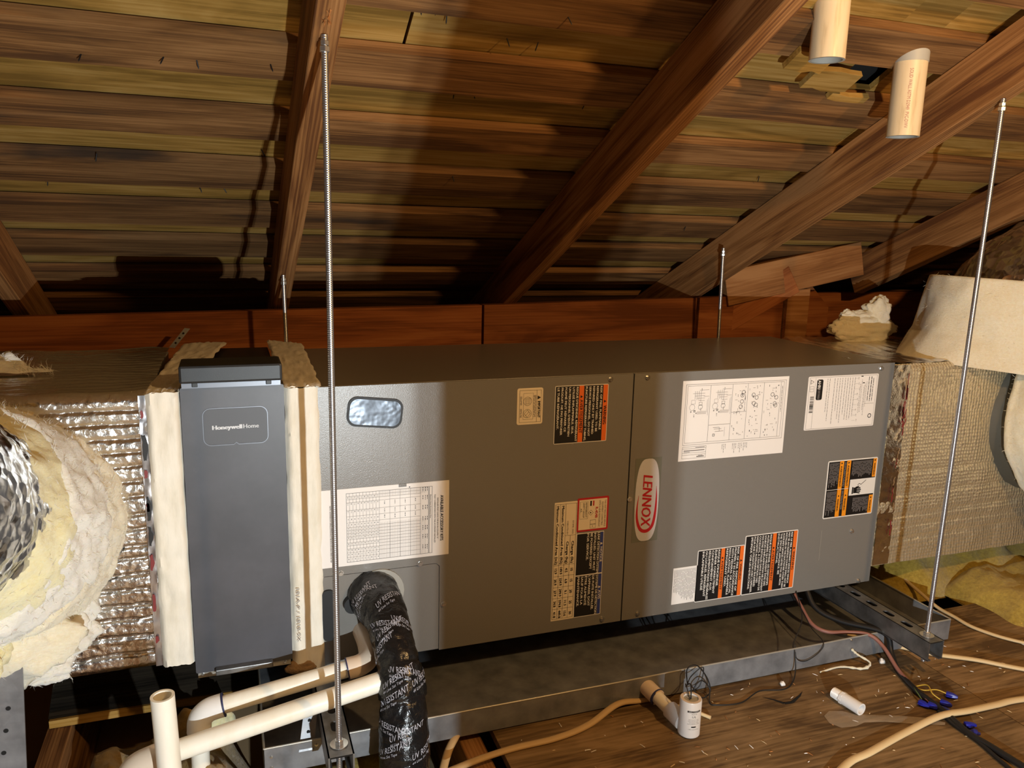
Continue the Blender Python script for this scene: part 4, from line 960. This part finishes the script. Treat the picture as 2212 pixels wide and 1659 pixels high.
# ------------------------------------------------------------------ secondary drain pan
pan = thing('drain_pan', (0, .2, -.096), 'long shallow galvanised drain pan under the air handler', 'drain pan')
px0, px1, py0, py1, pz0, pz1 = -.746, .792, -.146, .600, -.0955, -.0455
MB().box(px0, px1, py0, py1, pz0, pz0+.0012).build('pan_base', 'galvanised', pan)
def wallp(a, b, name):
    a = Vector(a); b = Vector(b); d = (b-a).normalized(); nn = Vector((d.y, -d.x, 0))*.0012; m = MB()
    n = 40; V = []; F = []
    for i in range(n+1):
        p = a+(b-a)*i/n; wob = Vector((d.y, -d.x, 0))*.0018*N3(p.x*6, p.y*6, 1); zt = pz1+.0014*N3(p.x*5, p.y*5, 3)
        V += [(p.x, p.y, pz0), (p.x+wob.x, p.y+wob.y, zt), (p.x+wob.x+nn.x, p.y+wob.y+nn.y, zt), (p.x+nn.x, p.y+nn.y, pz0)]
    for i in range(n):
        q = 4*i; r = q+4; F += [(q, r, r+1, q+1), (q+1, r+1, r+2, q+2), (q+2, r+2, r+3, q+3)]
    w_ = m.add(V, F).build(name, 'galvanised', pan)
    h = MB(); tube(h, [(a.x+(b.x-a.x)*i/n+d.y*.0018*N3((a.x+(b.x-a.x)*i/n)*6, (a.y+(b.y-a.y)*i/n)*6, 1), a.y+(b.y-a.y)*i/n-d.x*.0018*N3((a.x+(b.x-a.x)*i/n)*6, (a.y+(b.y-a.y)*i/n)*6, 1), pz1+.0014*N3((a.x+(b.x-a.x)*i/n)*5, (a.y+(b.y-a.y)*i/n)*5, 3)) for i in range(n+1)], .0019, 8)
    h.build('hemmed_edge', 'zinc_paint', w_, sm=60)
wallp((px0, py0, 0), (px1, py0, 0), 'front_wall'); wallp((px1, py0, 0), (px1, py1, 0), 'end_wall'); wallp((px1, py1, 0), (px0, py1, 0), 'rear_wall'); wallp((px0, py1, 0), (px0, py0, 0), 'end_wall')
for (x, z) in [(-.735,-.062),(-.735,-.082),(-.66,-.055),(.50,-.050)]: screw(x, py0-.001, z, pan, s=.55)
# perforated strap holding the pan corner to the left strut
hs = MB().add([(-.690,-.149,-.062),(-.664,-.149,-.062),(-.655,-.120,-.010),(-.678,-.120,-.010),(-.690,-.1478,-.062),(-.664,-.1478,-.062),(-.655,-.1188,-.010),(-.678,-.1188,-.010)],
   [(0,1,2,3),(7,6,5,4),(0,4,5,1),(1,5,6,2),(2,6,7,3),(3,7,4,0)]).build('hanger_strap', 'galvanised', None, at=(-.672, -.135, -.06))
tag(hs, 'short perforated strap screwed to the pan beside the left strut', 'strap')
for q in (.2, .5, .8):
    c_ = Vector((-.677, -.1494, -.062)).lerp(Vector((-.6665, -.1204, -.010)), q); disc(MB(), c_.x, c_.z, .003, c_.y-.0006, c_.y+.0004, 12).build('strap_hole', 'panel_gap', hs)
hs2 = MB().add([(-.905,.555,.542),(-.893,.555,.540),(-.858,.565,.583),(-.870,.565,.585),(-.905,.556,.542),(-.893,.556,.540),(-.858,.566,.583),(-.870,.566,.585)],
   [(0,1,2,3),(7,6,5,4),(0,4,5,1),(1,5,6,2),(2,6,7,3),(3,7,4,0)]).build('hanger_strap', 'galvanised', None, at=(-.88, .56, .54))
tag(hs2, 'grey perforated hanger strap behind the filter cabinet', 'strap')
for q in (.25, .5, .75): disc(MB(), -.899+.035*q, .541+.043*q, .0022, .5535+.009*q, .5555+.009*q, 10).build('strap_hole', 'panel_gap', hs2)

# ------------------------------------------------------------------ PVC drain lines
def seglen(a, b): return (Vector(b)-Vector(a)).length
da = thing('condensate_line', (-.72, -.12, 0), 'upper white PVC drain line turning down at an elbow left of the rod', 'drain pipe')
RA = .0149
def pa(x, z): return (-.768+(x+.768)*1.018, -.106, .825+(z-.825)*1.018)
m = MB(); tube(m, [pa(-.590, .0700), pa(-.818, .0375)], RA, 24); m.build('pipe', 'pvc', da, sm=50)
m = MB(); tube(m, spline([pa(-.808, .0390), pa(-.830, .0340), pa(-.8435, .0205), pa(-.8465, -.002)], 6), .0196, 24); el = m.build('elbow', 'pvc_white', da, sm=50)
m = MB(); tube(m, [pa(-.8075, .0391), pa(-.8055, .0394)], .0201, 24); m.build('cement_ring', 'primer_blue', el)
m = MB(); tube(m, [pa(-.8465, 0), pa(-.8475, -.27)], RA, 24); m.build('pipe', 'pvc', da, sm=50)
m = MB(); tube(m, spline([pa(-.602, .0683), pa(-.580, .0715), (-.560, -.092, .062), (-.554, -.050, .064), (-.556, .004, .066)], 6), .0190, 24); el = m.build('elbow', 'pvc_warm_shade', da, sm=50)
m = MB(); tube(m, [pa(-.6035, .0681), pa(-.6015, .0684)], .0197, 24); m.build('cement_ring', 'primer_blue', el)
db = thing('trap_line', (-.72, -.19, 0), 'lower white PVC drain line ending in a tee with an open standpipe', 'drain pipe')
RB_ = .0168
m = MB(); tube(m, [(-.545, -.170, .0600), (-.9144, -.170, -.0086)], RB_, 28); m.build('pipe', 'pvc', db, sm=50)
m = MB(); tube(m, spline([(-.890, -.170, -.0041), (-.915, -.170, -.0091), (-.940, -.170, -.020), (-.953, -.170, -.049), (-.955, -.170, -.09)], 6), .0212, 28); el = m.build('elbow', 'pvc_warm_shade', db, sm=50)
m = MB(); tube(m, [(-.8895, -.170, -.0040), (-.8870, -.170, -.0035)], .0218, 28); m.build('cement_ring', 'primer_blue', el)
m = MB(); pipe(m, [(-.8885, -.222, .1290), (-.8835, -.218, -.09), (-.883, -.218, -.29)], .0172, .0132, 32); m.build('standpipe', 'pvc', db, sm=50)

# ------------------------------------------------------------------ refrigerant line wrapped in black tape
ls = thing('refrigerant_line', (-.52, -.1, .05), 'fat refrigerant line wrapped in black printed tape bending down from the unit', 'refrigerant line')
path = spline([(-.537, .02, .137), (-.533, -.03, .139), (-.5245, -.085, .126), (-.520, -.140, .092), (-.517, -.180, .045), (-.519, -.205, -.012), (-.5215, -.222, -.075), (-.523, -.235, -.15), (-.523, -.245, -.30)], 14)
PP, TT, NN, BB = frames(path)
arc = [0.0]
for i in range(1, len(PP)): arc.append(arc[-1]+(PP[i]-PP[i-1]).length)
SEG = 56; pitch = .030; V = []; m = MB()
def lrad(s_, a):
    fr = (s_/pitch+a/(2*math.pi)) % 1.0
    base_ = .0385+.0035*math.sin(s_*21+1)+(.0035 if .20 < s_ < .25 else 0)+.007*max(0, 1-s_/.10)
    return base_+.0011*fr+.0018*fbm(math.cos(a)*2+s_*8, math.sin(a)*2, s_*30, 4)+.0016*abs(N3(math.cos(a)*4, math.sin(a)*4+9, s_*55))
fine = 4; ring_s = []
def at_s(s_):
    s_ = max(0, min(arc[-1]-1e-6, s_)); i = max(k for k in range(len(arc)) if arc[k] <= s_); i = min(i, len(arc)-2); t = (s_-arc[i])/(arc[i+1]-arc[i])
    return PP[i].lerp(PP[i+1], t), NN[i].lerp(NN[i+1], t).normalized(), BB[i].lerp(BB[i+1], t).normalized()
NS = 190
for i in range(NS+1):
    s_ = arc[-1]*i/NS; p, n_, b_ = at_s(s_)
    for k in range(SEG):
        a = 2*math.pi*k/SEG; V.append(p+(n_*math.cos(a)+b_*math.sin(a))*lrad(s_, a))
m.add(V, [(i*SEG+k, i*SEG+(k+1) % SEG, (i+1)*SEG+(k+1) % SEG, (i+1)*SEG+k) for i in range(NS) for k in range(SEG)]+[tuple(range(SEG))])
wrapo = m.build('tape_wrap', 'tape_black', ls, sm=180)
# lettering follows the spiral of the tape; find the angle facing the viewer (-y)
m = MB(); random.seed(12)
def face_angle(s_):
    p, n_, b_ = at_s(s_); d = Vector((-.25, -1, .55)); return math.atan2(d.dot(b_), d.dot(n_))
V0, F0, wd0 = text_geo('UV RESISTANT'); V1, F1, wd1 = text_geo('44 Line Set Tape')
s_ = .055
kk = 0
while s_ < arc[-1]-.06:
    fa = face_angle(s_); sl_ = -.45 if kk % 3 else .35
    for q, off in enumerate(((.9,), (1.35,), (.35,), (1.0, -.5))[kk % 4]):
        hk = .0088/.70; span = .052
        for (VV, FF, ww, hh, ds, sp) in ((V0, F0, wd0, hk, 0, span), (V1, F1, wd1, .0042/.70, .0072, span*.62)):
            pts = []
            for a_, b_ in VV:
                u = a_/ww*sp; vv = -b_*hh+ds; ang = fa+off+random.Random(kk*7+q).uniform(-.25, .25)-u/.036; ss = s_+vv+u*sl_*.9+.004*q
                p, n_, bb = at_s(ss); pts.append(p+(n_*math.cos(ang)+bb*math.sin(ang))*(lrad(ss, ang)+.0007))
            m.add(pts, FF)
    s_ += .0235+.004*(kk % 2); kk += 1
m.build('tape_lettering', 'tape_print', wrapo)['kind'] = 'stuff'

# ------------------------------------------------------------------ float switch on the pan outlet
fs = thing('float_switch', (0, -.22, -.1), 'white cylindrical overflow switch on a stub of PVC beside the drain pan', 'float switch')
m = MB(); tube(m, [(-.012, -.143, -.069), (-.006, -.178, -.0735)], .0165, 24); m.build('socket', 'pvc_warm_shade', fs, sm=50)
m = MB(); tube(m, [(-.0065, -.1745, -.0730), (-.0058, -.1775, -.0734)], .0170, 24); m.build('cement_ring', 'primer_blue', fs, sm=50)
m = MB(); tube(m, [(-.006, -.176, -.0732), (.004, -.238, -.0800)], .0128, 24); m.build('stub_pipe', 'pvc', fs, sm=50)
tee = MB(); tube(tee, [(.0005, -.215, -.0775), (.006, -.250, -.0813)], .0170, 24); tee.build('inlet_hub', 'pvc_white', fs, sm=50)
bx_, by_ = .0135, -.262
m = MB(); prof = [(0, -.0985), (.0185, -.0985), (.0205, -.0965), (.0205, -.0275), (.0195, -.0255), (.0140, -.0255), (.0135, -.0285), (0, -.0285)]
V = []; F = []; sg = 32
for i, (r, z) in enumerate(prof):
    for k in range(sg): a = 2*math.pi*k/sg; V.append((bx_+r*math.cos(a), by_+r*math.sin(a), z))
F = [(i*sg+k, i*sg+(k+1) % sg, (i+1)*sg+(k+1) % sg, (i+1)*sg+k) for i in range(len(prof)-1) for k in range(sg)]
bd = m.add(V, F).build('switch_body', 'pvc_white', fs, sm=40)
m = MB(); n = 32; V = [(bx_+r*math.cos(2*math.pi*k/n), by_+r*math.sin(2*math.pi*k/n), -.0252) for r in (.0142, .0190) for k in range(n)]
m.add(V, [(k, n+k, n+(k+1) % n, (k+1) % n) for k in range(n)]).build('cap_ring', 'pvc_warm_shade', fs)  # warm light from above painted as tan on the white cap
disc_m = MB(); V = [(bx_+.0130*math.cos(2*math.pi*k/n), by_+.0130*math.sin(2*math.pi*k/n), -.0282) for k in range(n)]; disc_m.add(V, [tuple(range(n))]).build('cap_recess', 'pvc_grey', fs)
def wrapcyl(txt, z, h, wdt, mat, ang0=-1.75):
    VV, FF, ww = text_geo(txt); k = h/.70; pts = []
    for a, b in VV:
        t = ang0+(a/ww-.5)*wdt/.0206; pts.append((bx_+.02075*math.cos(t), by_+.02075*math.sin(t), z+b*k))
    return MB().add(pts, FF).build('printed_text', mat, bd)
def barcyl(z0, z1, wdt, mat, ang0=-1.75):
    n = 8; V = []
    for i in range(n+1):
        t = ang0+(i/n-.5)*wdt/.0206
        for z in (z0, z1): V.append((bx_+.02070*math.cos(t), by_+.02070*math.sin(t), z))
    return MB().add(V, [(2*i, 2*i+2, 2*i+3, 2*i+1) for i in range(n)]).build('printed_mark', mat, bd)
barcyl(-.0440, -.0405, .026, 'ink_black'); wrapcyl('SAFE-T-SWITCH', -.0434, .0022, .022, 'ink_white'); wrapcyl('Model SS1', -.0480, .0018, .010, 'ink_black'); wrapcyl('UL', -.0545, .0040, .008, 'ink_black')
for z, w_ in ((-.0590, .020), (-.0620, .022), (-.0650, .018), (-.0680, .024)): wrapcyl('listed condensate overflow', z, .0013, w_, 'ink_black')
barcyl(-.0745, -.0720, .009, 'ink_black'); wrapcyl('1-800 customer line', -.0790, .0013, .020, 'ink_black')

# ------------------------------------------------------------------ vent pipe stubs through the roof
def vent(x, y, zb, zt, label, tilt=0):
    t = thing('vent_pipe', (x, y, zb), label, 'pipe', 'roof vent pipe stubs')
    m = MB(); pipe(m, [(x, y, zb), (x+tilt, y, zb+.05), (x+tilt*2, y, zt)], .0300, .0262, 40); m.build('pipe', 'pvc_vent', t, sm=50)
    m = MB(); n = 40; V = [(x+r*math.cos(2*math.pi*k/n), y+r*math.sin(2*math.pi*k/n), zb-.0004) for r in (.0260, .0302) for k in range(n)]
    m.add(V, [(k, n+k, n+(k+1) % n, (k+1) % n) for k in range(n)]).build('cut_rim', 'pvc_grey', t)
    m = MB(); V = [(x+.0260*math.cos(2*math.pi*k/n), y+.0260*math.sin(2*math.pi*k/n), z) for z in (zb, zt) for k in range(n)]
    m.add(V, [(k, (k+1) % n, n+(k+1) % n, n+k) for k in range(n)]).build('inner_wall', 'pvc_grey', t, sm=60)
    return t
vent(.225, -.215, 1.128, 1.45, 'white PVC vent stub cut off by the top edge of the picture')
v2 = vent(.478, -.150, 1.022, 1.30, 'lower white PVC vent stub with red print against the grained rafter')
V, F, wd = text_geo('SOLID WALL ASTM D2949  PVC-DWV'); pts = []
for a, b in V:
    t = -2.35+b*.009/.03; pts.append((.478+.03015*math.cos(t), -.150+.03015*math.sin(t), 1.143-a*.108/wd))
MB().add(pts, F).build('pipe_print', 'pipe_print_red', v2)
m = MB(); tube(m, [(.478, -.150, 1.158), (.478, -.150, 1.18)], .0312, 32); m.build('grey_collar', 'pvc_grey', v2, sm=50)

# ------------------------------------------------------------------ cables and small things on the floor
def cable(name, pts, r, mat, label, cat='cable', z=None, flat=1.0, group=None, n=10):
    P = [(p[0], p[1], (p[2] if len(p) > 2 else FZ+r*flat+.0005)) for p in pts]
    m = MB(); sp = spline(P, n); tube(m, sp, r, 12)
    if flat != 1.0:
        zc = [q.z for q in sp]; k = 12; m.v = [(v[0], v[1], zc[i//k]+(v[2]-zc[i//k])*flat) for i, v in enumerate(m.v)]
    o = m.build(name, mat, None, sm=60, at=sp[len(sp)//2]); return tag(o, label, cat, group)
cable('electrical_cable', [(-.470,-.250,-.20),(-.457,-.213,-.14),(-.430,-.165,-.11),(-.402,-.135,-.092),(-.395,-.10,-.105)], .0075, 'romex_tan', 'short tan flat cable rising out of the gap beside the black wrapped line', flat=.6)
cable('electrical_cable', [(-.62,-.31,-.13),(-.50,-.25,-.100),(-.419,-.227,-.094),(-.328,-.210),(-.235,-.206),(-.163,-.193,-.091),(-.086,-.160,-.084),(-.030,-.148,-.094),(.02,-.15)], .0072, 'romex_tan', 'tan flat cable curving along the floor to the float switch', flat=.65)
cable('electrical_cable', [(.030,-.18),(.054,-.203),(.078,-.238)], .0036, 'romex', 'pale cable end poking out behind the float switch')
cable('electrical_cable', [(.05,-.53),(.218,-.438),(.30,-.418),(.415,-.392),(.508,-.381,-.088),(.579,-.383,-.090),(.658,-.380),(.735,-.383),(.95,-.42),(1.35,-.52),(1.85,-.60)], .0076, 'romex', 'cream flat cable sweeping across the floor at the lower right', flat=.65)
cable('electrical_cable', [(.575,-.06),(.622,-.112),(.663,-.152),(.704,-.192),(.775,-.239),(.843,-.300),(.98,-.40),(1.25,-.62),(1.5,-.95)], .0062, 'romex', 'cream cable passing under the end of the right strut', flat=.7)
cable('electrical_cable', [(.93,.16,-.07),(.908,.038,-.085),(.905,-.015),(.903,-.066),(.904,-.131),(.954,-.215),(1.10,-.33),(1.45,-.46),(1.9,-.50)], .0052, 'romex', 'pale cable beside the yellow insulation at the right edge', flat=.7)
cable('control_cable', [(.470,.03,.004),(.462,-.02,-.020),(.452,-.075,-.040),(.470,-.105,-.047),(.515,-.118,-.0485),(.550,-.145,-.046),(.565,-.175,-.062),(.560,-.225,-.088),(.548,-.277,-.094)], .0042, 'cable_rose', 'dull pink thermostat cable hanging from the unit over the pan rim')
cable('power_cord', [(.500,.01,.004),(.50,-.03,-.03),(.53,-.08,-.043),(.583,-.155,-.041),(.580,-.185,-.075),(.563,-.225),(.542,-.288),(.538,-.321),(.534,-.369),(.521,-.433),(.526,-.477),(.532,-.539),(.55,-.66)], .0062, 'cable_black', 'thick black cord running over the pan rim and across the floor')
cable('power_cord', [(.528,-.36),(.520,-.403),(.519,-.454),(.511,-.500),(.500,-.56)], .0040, 'cable_black', 'thinner black cord lying beside the thick black one')
for pts, mat, lab in (([(.548,-.277,-.094),(.552,-.300,-.090),(.577,-.310,-.088),(.592,-.325,-.092)], 'wire_yellow', 'thin yellow wire fanning out to a blue wire connector'),
                      ([(.548,-.277,-.094),(.530,-.300,-.086),(.521,-.325,-.090)], 'wire_green', 'thin green wire bent to the cluster of blue wire connectors'),
                      ([(.548,-.277,-.094),(.538,-.305,-.091),(.527,-.345,-.093)], 'cable_rose', 'thin reddish wire ending in a blue wire connector'),
                      ([(.548,-.279,-.094),(.560,-.300,-.080),(.548,-.325,-.082),(.560,-.340,-.092)], 'wire_yellow', 'looped brownish wire above the black cord')):
    cable('control_wire', pts, .0011, mat, lab, 'wire')
def wirenut(x, y, az, label, z=FZ):
    t = Vector((math.cos(az), math.sin(az), .05)); m = MB(); p = Vector((x, y, z+.0062))
    pr_ = [(-.011, .0058), (-.009, .0062), (0, .0058), (.006, .0042), (.010, .0026)]
    sp = [p+t*a for a, r in pr_]; tube(m, sp, [r for a, r in pr_], 12, rf=lambda i, k, r: r*(1.08 if k % 2 else .96))
    for sg in (-1, 1):
        s2 = t.cross(Vector((0, 0, 1))).normalized()*sg; m.add([p+t*-.010+s2*.005, p+t*.001+s2*.005, p+t*-.002+s2*.0095, p+t*-.009+s2*.0095, p+t*-.010+s2*.005+Vector((0,0,.002)), p+t*.001+s2*.005+Vector((0,0,.002)), p+t*-.002+s2*.0095+Vector((0,0,.002)), p+t*-.009+s2*.0095+Vector((0,0,.002))], [(0,1,2,3),(7,6,5,4),(2,1,5,6),(3,2,6,7)])
    o = m.build('wire_connector', 'nut_blue', None, sm=50, at=(x, y, z)); tag(o, label, 'wire connector', 'blue wire connectors')
for (x, y, az, lab) in [(.598,-.330,-1.0,'blue wire connector farthest right of the cluster'), (.562,-.348,-1.1,'blue wire connector just left of the farthest right one'), (.517,-.336,-1.4,'leftmost blue wire connector of the cluster'),
                        (.530,-.347,-1.2,'second blue wire connector from the left in the cluster'), (.542,-.364,-.9,'blue wire connector lying against the black cord'), (.548,-.416,-.4,'upper blue connector clipped on the black cord'), (.530,-.440,-2.4,'lower blue connector clipped on the black cord')]:
    wirenut(x, y, az, lab)
cable('sensor_wire', [(.0135,-.262,-.028),(.020,-.250,-.010),(.040,-.215,-.030),(.066,-.170,-.060),(.068,-.163,-.034),(.090,-.162,-.030),(.115,-.165,-.060),(.122,-.170,-.090),(.100,-.175,-.0965),(.082,-.172,-.075),(.100,-.168,-.062),(.118,-.172,-.080),(.108,-.190,-.0975),(.113,-.203,-.0975),(.167,-.212,-.0975),(.229,-.189,-.0975),(.278,-.199,-.0975),(.311,-.188,-.0975),(.338,-.165,-.085),(.345,-.149,-.050),(.352,-.135,-.040),(.40,-.10,-.005),(.47,.01,.006)], .0013, 'cable_black', 'thin black sensor wire looping from the float switch along the pan', 'wire')
cable('sensor_wire', [(.010,-.264,-.028),(.012,-.245,-.008),(.034,-.215,-.035),(.075,-.168,-.048),(.105,-.164,-.036),(.098,-.166,-.075),(.070,-.17,-.080)], .0010, 'cable_black', 'short black wire loop curled in front of the pan wall', 'wire')
cable('sensor_wire', [(.462,.02,.004),(.44,-.06,-.02),(.430,-.10,-.035),(.420,-.149,-.040),(.410,-.152,-.060),(.375,-.153,-.075),(.350,-.152,-.066),(.352,-.140,-.040)], .0010, 'cable_black', 'thin wire drooping over the pan rim below the pink cable', 'wire')
# threaded adapter lying on its side
ad = thing('pipe_adapter', (.366, -.285, FZ), 'small white threaded PVC adapter lying loose on the floor', 'pipe fitting')
A_ = Vector((.362, -.252, FZ+.0128)); B_ = Vector((.372, -.318, FZ+.0128)); dd = (B_-A_).normalized()
m = MB(); thr = [A_+dd*(.0007*i) for i in range(30)]; tube(m, thr, [.0108+(.0007 if i % 2 else 0)-.0008*(1-i/30) for i in range(30)], 24); m.build('threaded_end', 'pvc_white', ad, sm=50)
m = MB(); tube(m, [A_+dd*.020, A_+dd*.026], .0130, 8); m.build('hex_collar', 'pvc_white', ad)
m = MB(); pipe(m, [A_+dd*.026, B_], .0122, .0092, 28); m.build('socket_end', 'pvc_white', ad, sm=50)
# flattened scrap of clear film
fm = MB(); oc = [(.292,-.322),(.298,-.300),(.318,-.290),(.345,-.296),(.362,-.312),(.40,-.328),(.44,-.342),(.485,-.366),(.512,-.390),(.505,-.396),(.45,-.374),(.40,-.352),(.36,-.340),(.335,-.345),(.305,-.340)]
cen = (.335, -.318, FZ+.004); V = [cen]+[(x, y, FZ+.0012+.002*random.random()) for x, y in oc]
fm.add(V, [(0, 1+k, 1+(k+1) % len(oc)) for k in range(len(oc))]); fo = fm.build('clear_film', 'clear_film', None, sm=180, at=(.36, -.33, FZ)); tag(fo, 'crumpled scrap of clear plastic film on the floor', 'plastic scrap')
ws = MB(); tube(ws, spline([(.40,-.17,FZ+.003),(.455,-.170,FZ+.006),(.50,-.188,FZ+.004),(.525,-.182,FZ+.010),(.510,-.160,FZ+.02),(.500,-.150,FZ+.03)], 6), [.0018+.0035*abs(N3(k*.4, 2, 1))*1.6 for k in range(31)], 8)
tag(ws.build('insulation_wisp', 'glass_cream', None, sm=180, at=(.47, -.17, FZ)), 'twisted wisp of pale insulation in front of the pan', 'insulation')
# floor crack and debris crumbs (too many and too small to name)
cr = MB(); cp = [(.222,-.205),(.240,-.222),(.252,-.238),(.270,-.240),(.300,-.226),(.318,-.214)]
for i in range(len(cp)-1):
    a = Vector((*cp[i], FZ+.0006)); b = Vector((*cp[i+1], FZ+.0006)); d = (b-a).normalized(); nn = Vector((-d.y, d.x, 0)); wa = .004*math.sin(math.pi*i/(len(cp)-1)); wb = .004*math.sin(math.pi*(i+1)/(len(cp)-1)); cr.add([a-nn*wa, b-nn*wb, b+nn*wb, a+nn*wa], [(0, 1, 2, 3)])
cr.build('floor_crack', 'panel_gap', floor)
rd = random.Random(33); dm = {'romex': MB(), 'paper': MB(), 'newwood': MB()}
for k in range(420):
    x = rd.uniform(-.30, 1.0); y = rd.uniform(-.95, -.155); mt = rd.choice(['romex', 'newwood', 'newwood', 'paper']) if rd.random() < .85 else 'paper'
    L = rd.uniform(.001, .0065); a = rd.uniform(0, 6.28); w_ = rd.uniform(.0004, .0011); d = Vector((math.cos(a), math.sin(a), 0)); n_ = Vector((-d.y, d.x, 0)); c_ = Vector((x, y, FZ+.0009))
    dm[mt].add([c_-d*L-n_*w_, c_+d*L-n_*w_, c_+d*L+n_*w_, c_-d*L+n_*w_, c_+Vector((0, 0, .0012))], [(0, 1, 4), (1, 2, 4), (2, 3, 4), (3, 0, 4)])
for k_, lab in (('romex', 'tiny tan shavings scattered over the floor'), ('paper', 'tiny white crumbs scattered over the floor'), ('newwood', 'tiny wood splinters scattered over the floor')):
    tag(dm[k_].build('floor_debris', k_, None, at=(.3, -.4, FZ)), lab, 'debris', kind='stuff')
tag(blob((.564, -.177, FZ+.004), .006, 4, .6, 12, 8).build('plaster_crumb', 'paper', None, sm=180, at=(.564, -.177, FZ)), 'white crumb on the floor by the black cord', 'debris')
tag(blob((.292, -.182, FZ+.003), .005, 7, .6, 12, 8).build('plaster_crumb', 'paper', None, sm=180, at=(.292, -.182, FZ)), 'white crumb on the floor in front of the pan wall', 'debris')
tag(blob((-.824, .05, -.10), .026, 7, .5, 24, 16).build('insulation_tuft', 'glass_yellow', None, sm=180, at=(-.824, .05, -.13)), 'small yellow tuft of insulation behind the pipe elbow', 'insulation')
bits = MB(); random.seed(9)
for k in range(7):
    a = Vector((.585+.006*k, .045+.012*random.random(), H+.0015)); d = Vector((random.uniform(-.012, .012), random.uniform(-.006, .006), .003)); bits.add([a, a+d, a+d+Vector((.001, .001, .0015))], [(0, 1, 2)])
tag(bits.build('metal_shavings', 'zinc', None, at=(.60, .05, H)), 'metal shavings on top of the unit near the right corner', 'debris', kind='stuff')

# ------------------------------------------------------------------ behind the photographer: added shadow post, work light, bulb
post = MB().box(-.457, -.386, -1.52, -1.482, FZ, 1.70).build('shadow_post', 'rafter', None, at=(-.42, -1.5, FZ)); tag(post, 'unseen upright post added behind the camera to cast the wide shadow', 'post')  # stand-in blocker, added to shade the middle of the unit from the work light
wl = thing('work_light', (LED.x, LED.y, FZ), 'small two-lamp work light on a short stand behind the camera', 'work light')
MB().box(LED.x-.03, LED.x+.03, LED.y-.055, LED.y-.012, LED.z-.025, LED.z+.025).build('housing', 'black_plastic', wl, bev=.004)
for dx in (-.0048, .0048):
    m = MB(); disc(m, LED.x+dx, LED.z, .0035, LED.y-.0116, LED.y-.0126, 12); m.build('lamp_face', 'glow_led', wl)
m = MB(); tube(m, [(LED.x, LED.y-.034, FZ+.01), (LED.x, LED.y-.034, LED.z-.02)], .008, 12); m.build('stand_pole', 'black_plastic', wl)
MB().box(LED.x-.06, LED.x+.06, LED.y-.09, LED.y+.02, FZ, FZ+.012).build('stand_foot', 'black_plastic', wl, bev=.003)
bl = thing('pendant_bulb', (BULB.x, BULB.y, BULB.z+.05), 'bare warm bulb hanging from a cord behind the camera', 'light bulb')
m = MB(); tube(m, [(BULB.x, BULB.y, BULB.z+.10), (BULB.x, BULB.y, 1.73)], .003, 8); m.build('cord', 'cable_black', bl)
m = MB(); tube(m, [(BULB.x, BULB.y, BULB.z+.045), (BULB.x, BULB.y, BULB.z+.10)], .016, 16); m.build('lamp_holder', 'black_plastic', bl)
m = MB(); tube(m, [(BULB.x, BULB.y, BULB.z+.033), (BULB.x, BULB.y, BULB.z+.046)], .012, 12); m.build('bulb_cap', 'glow_bulb', bl)
bpy.context.view_layer.update()
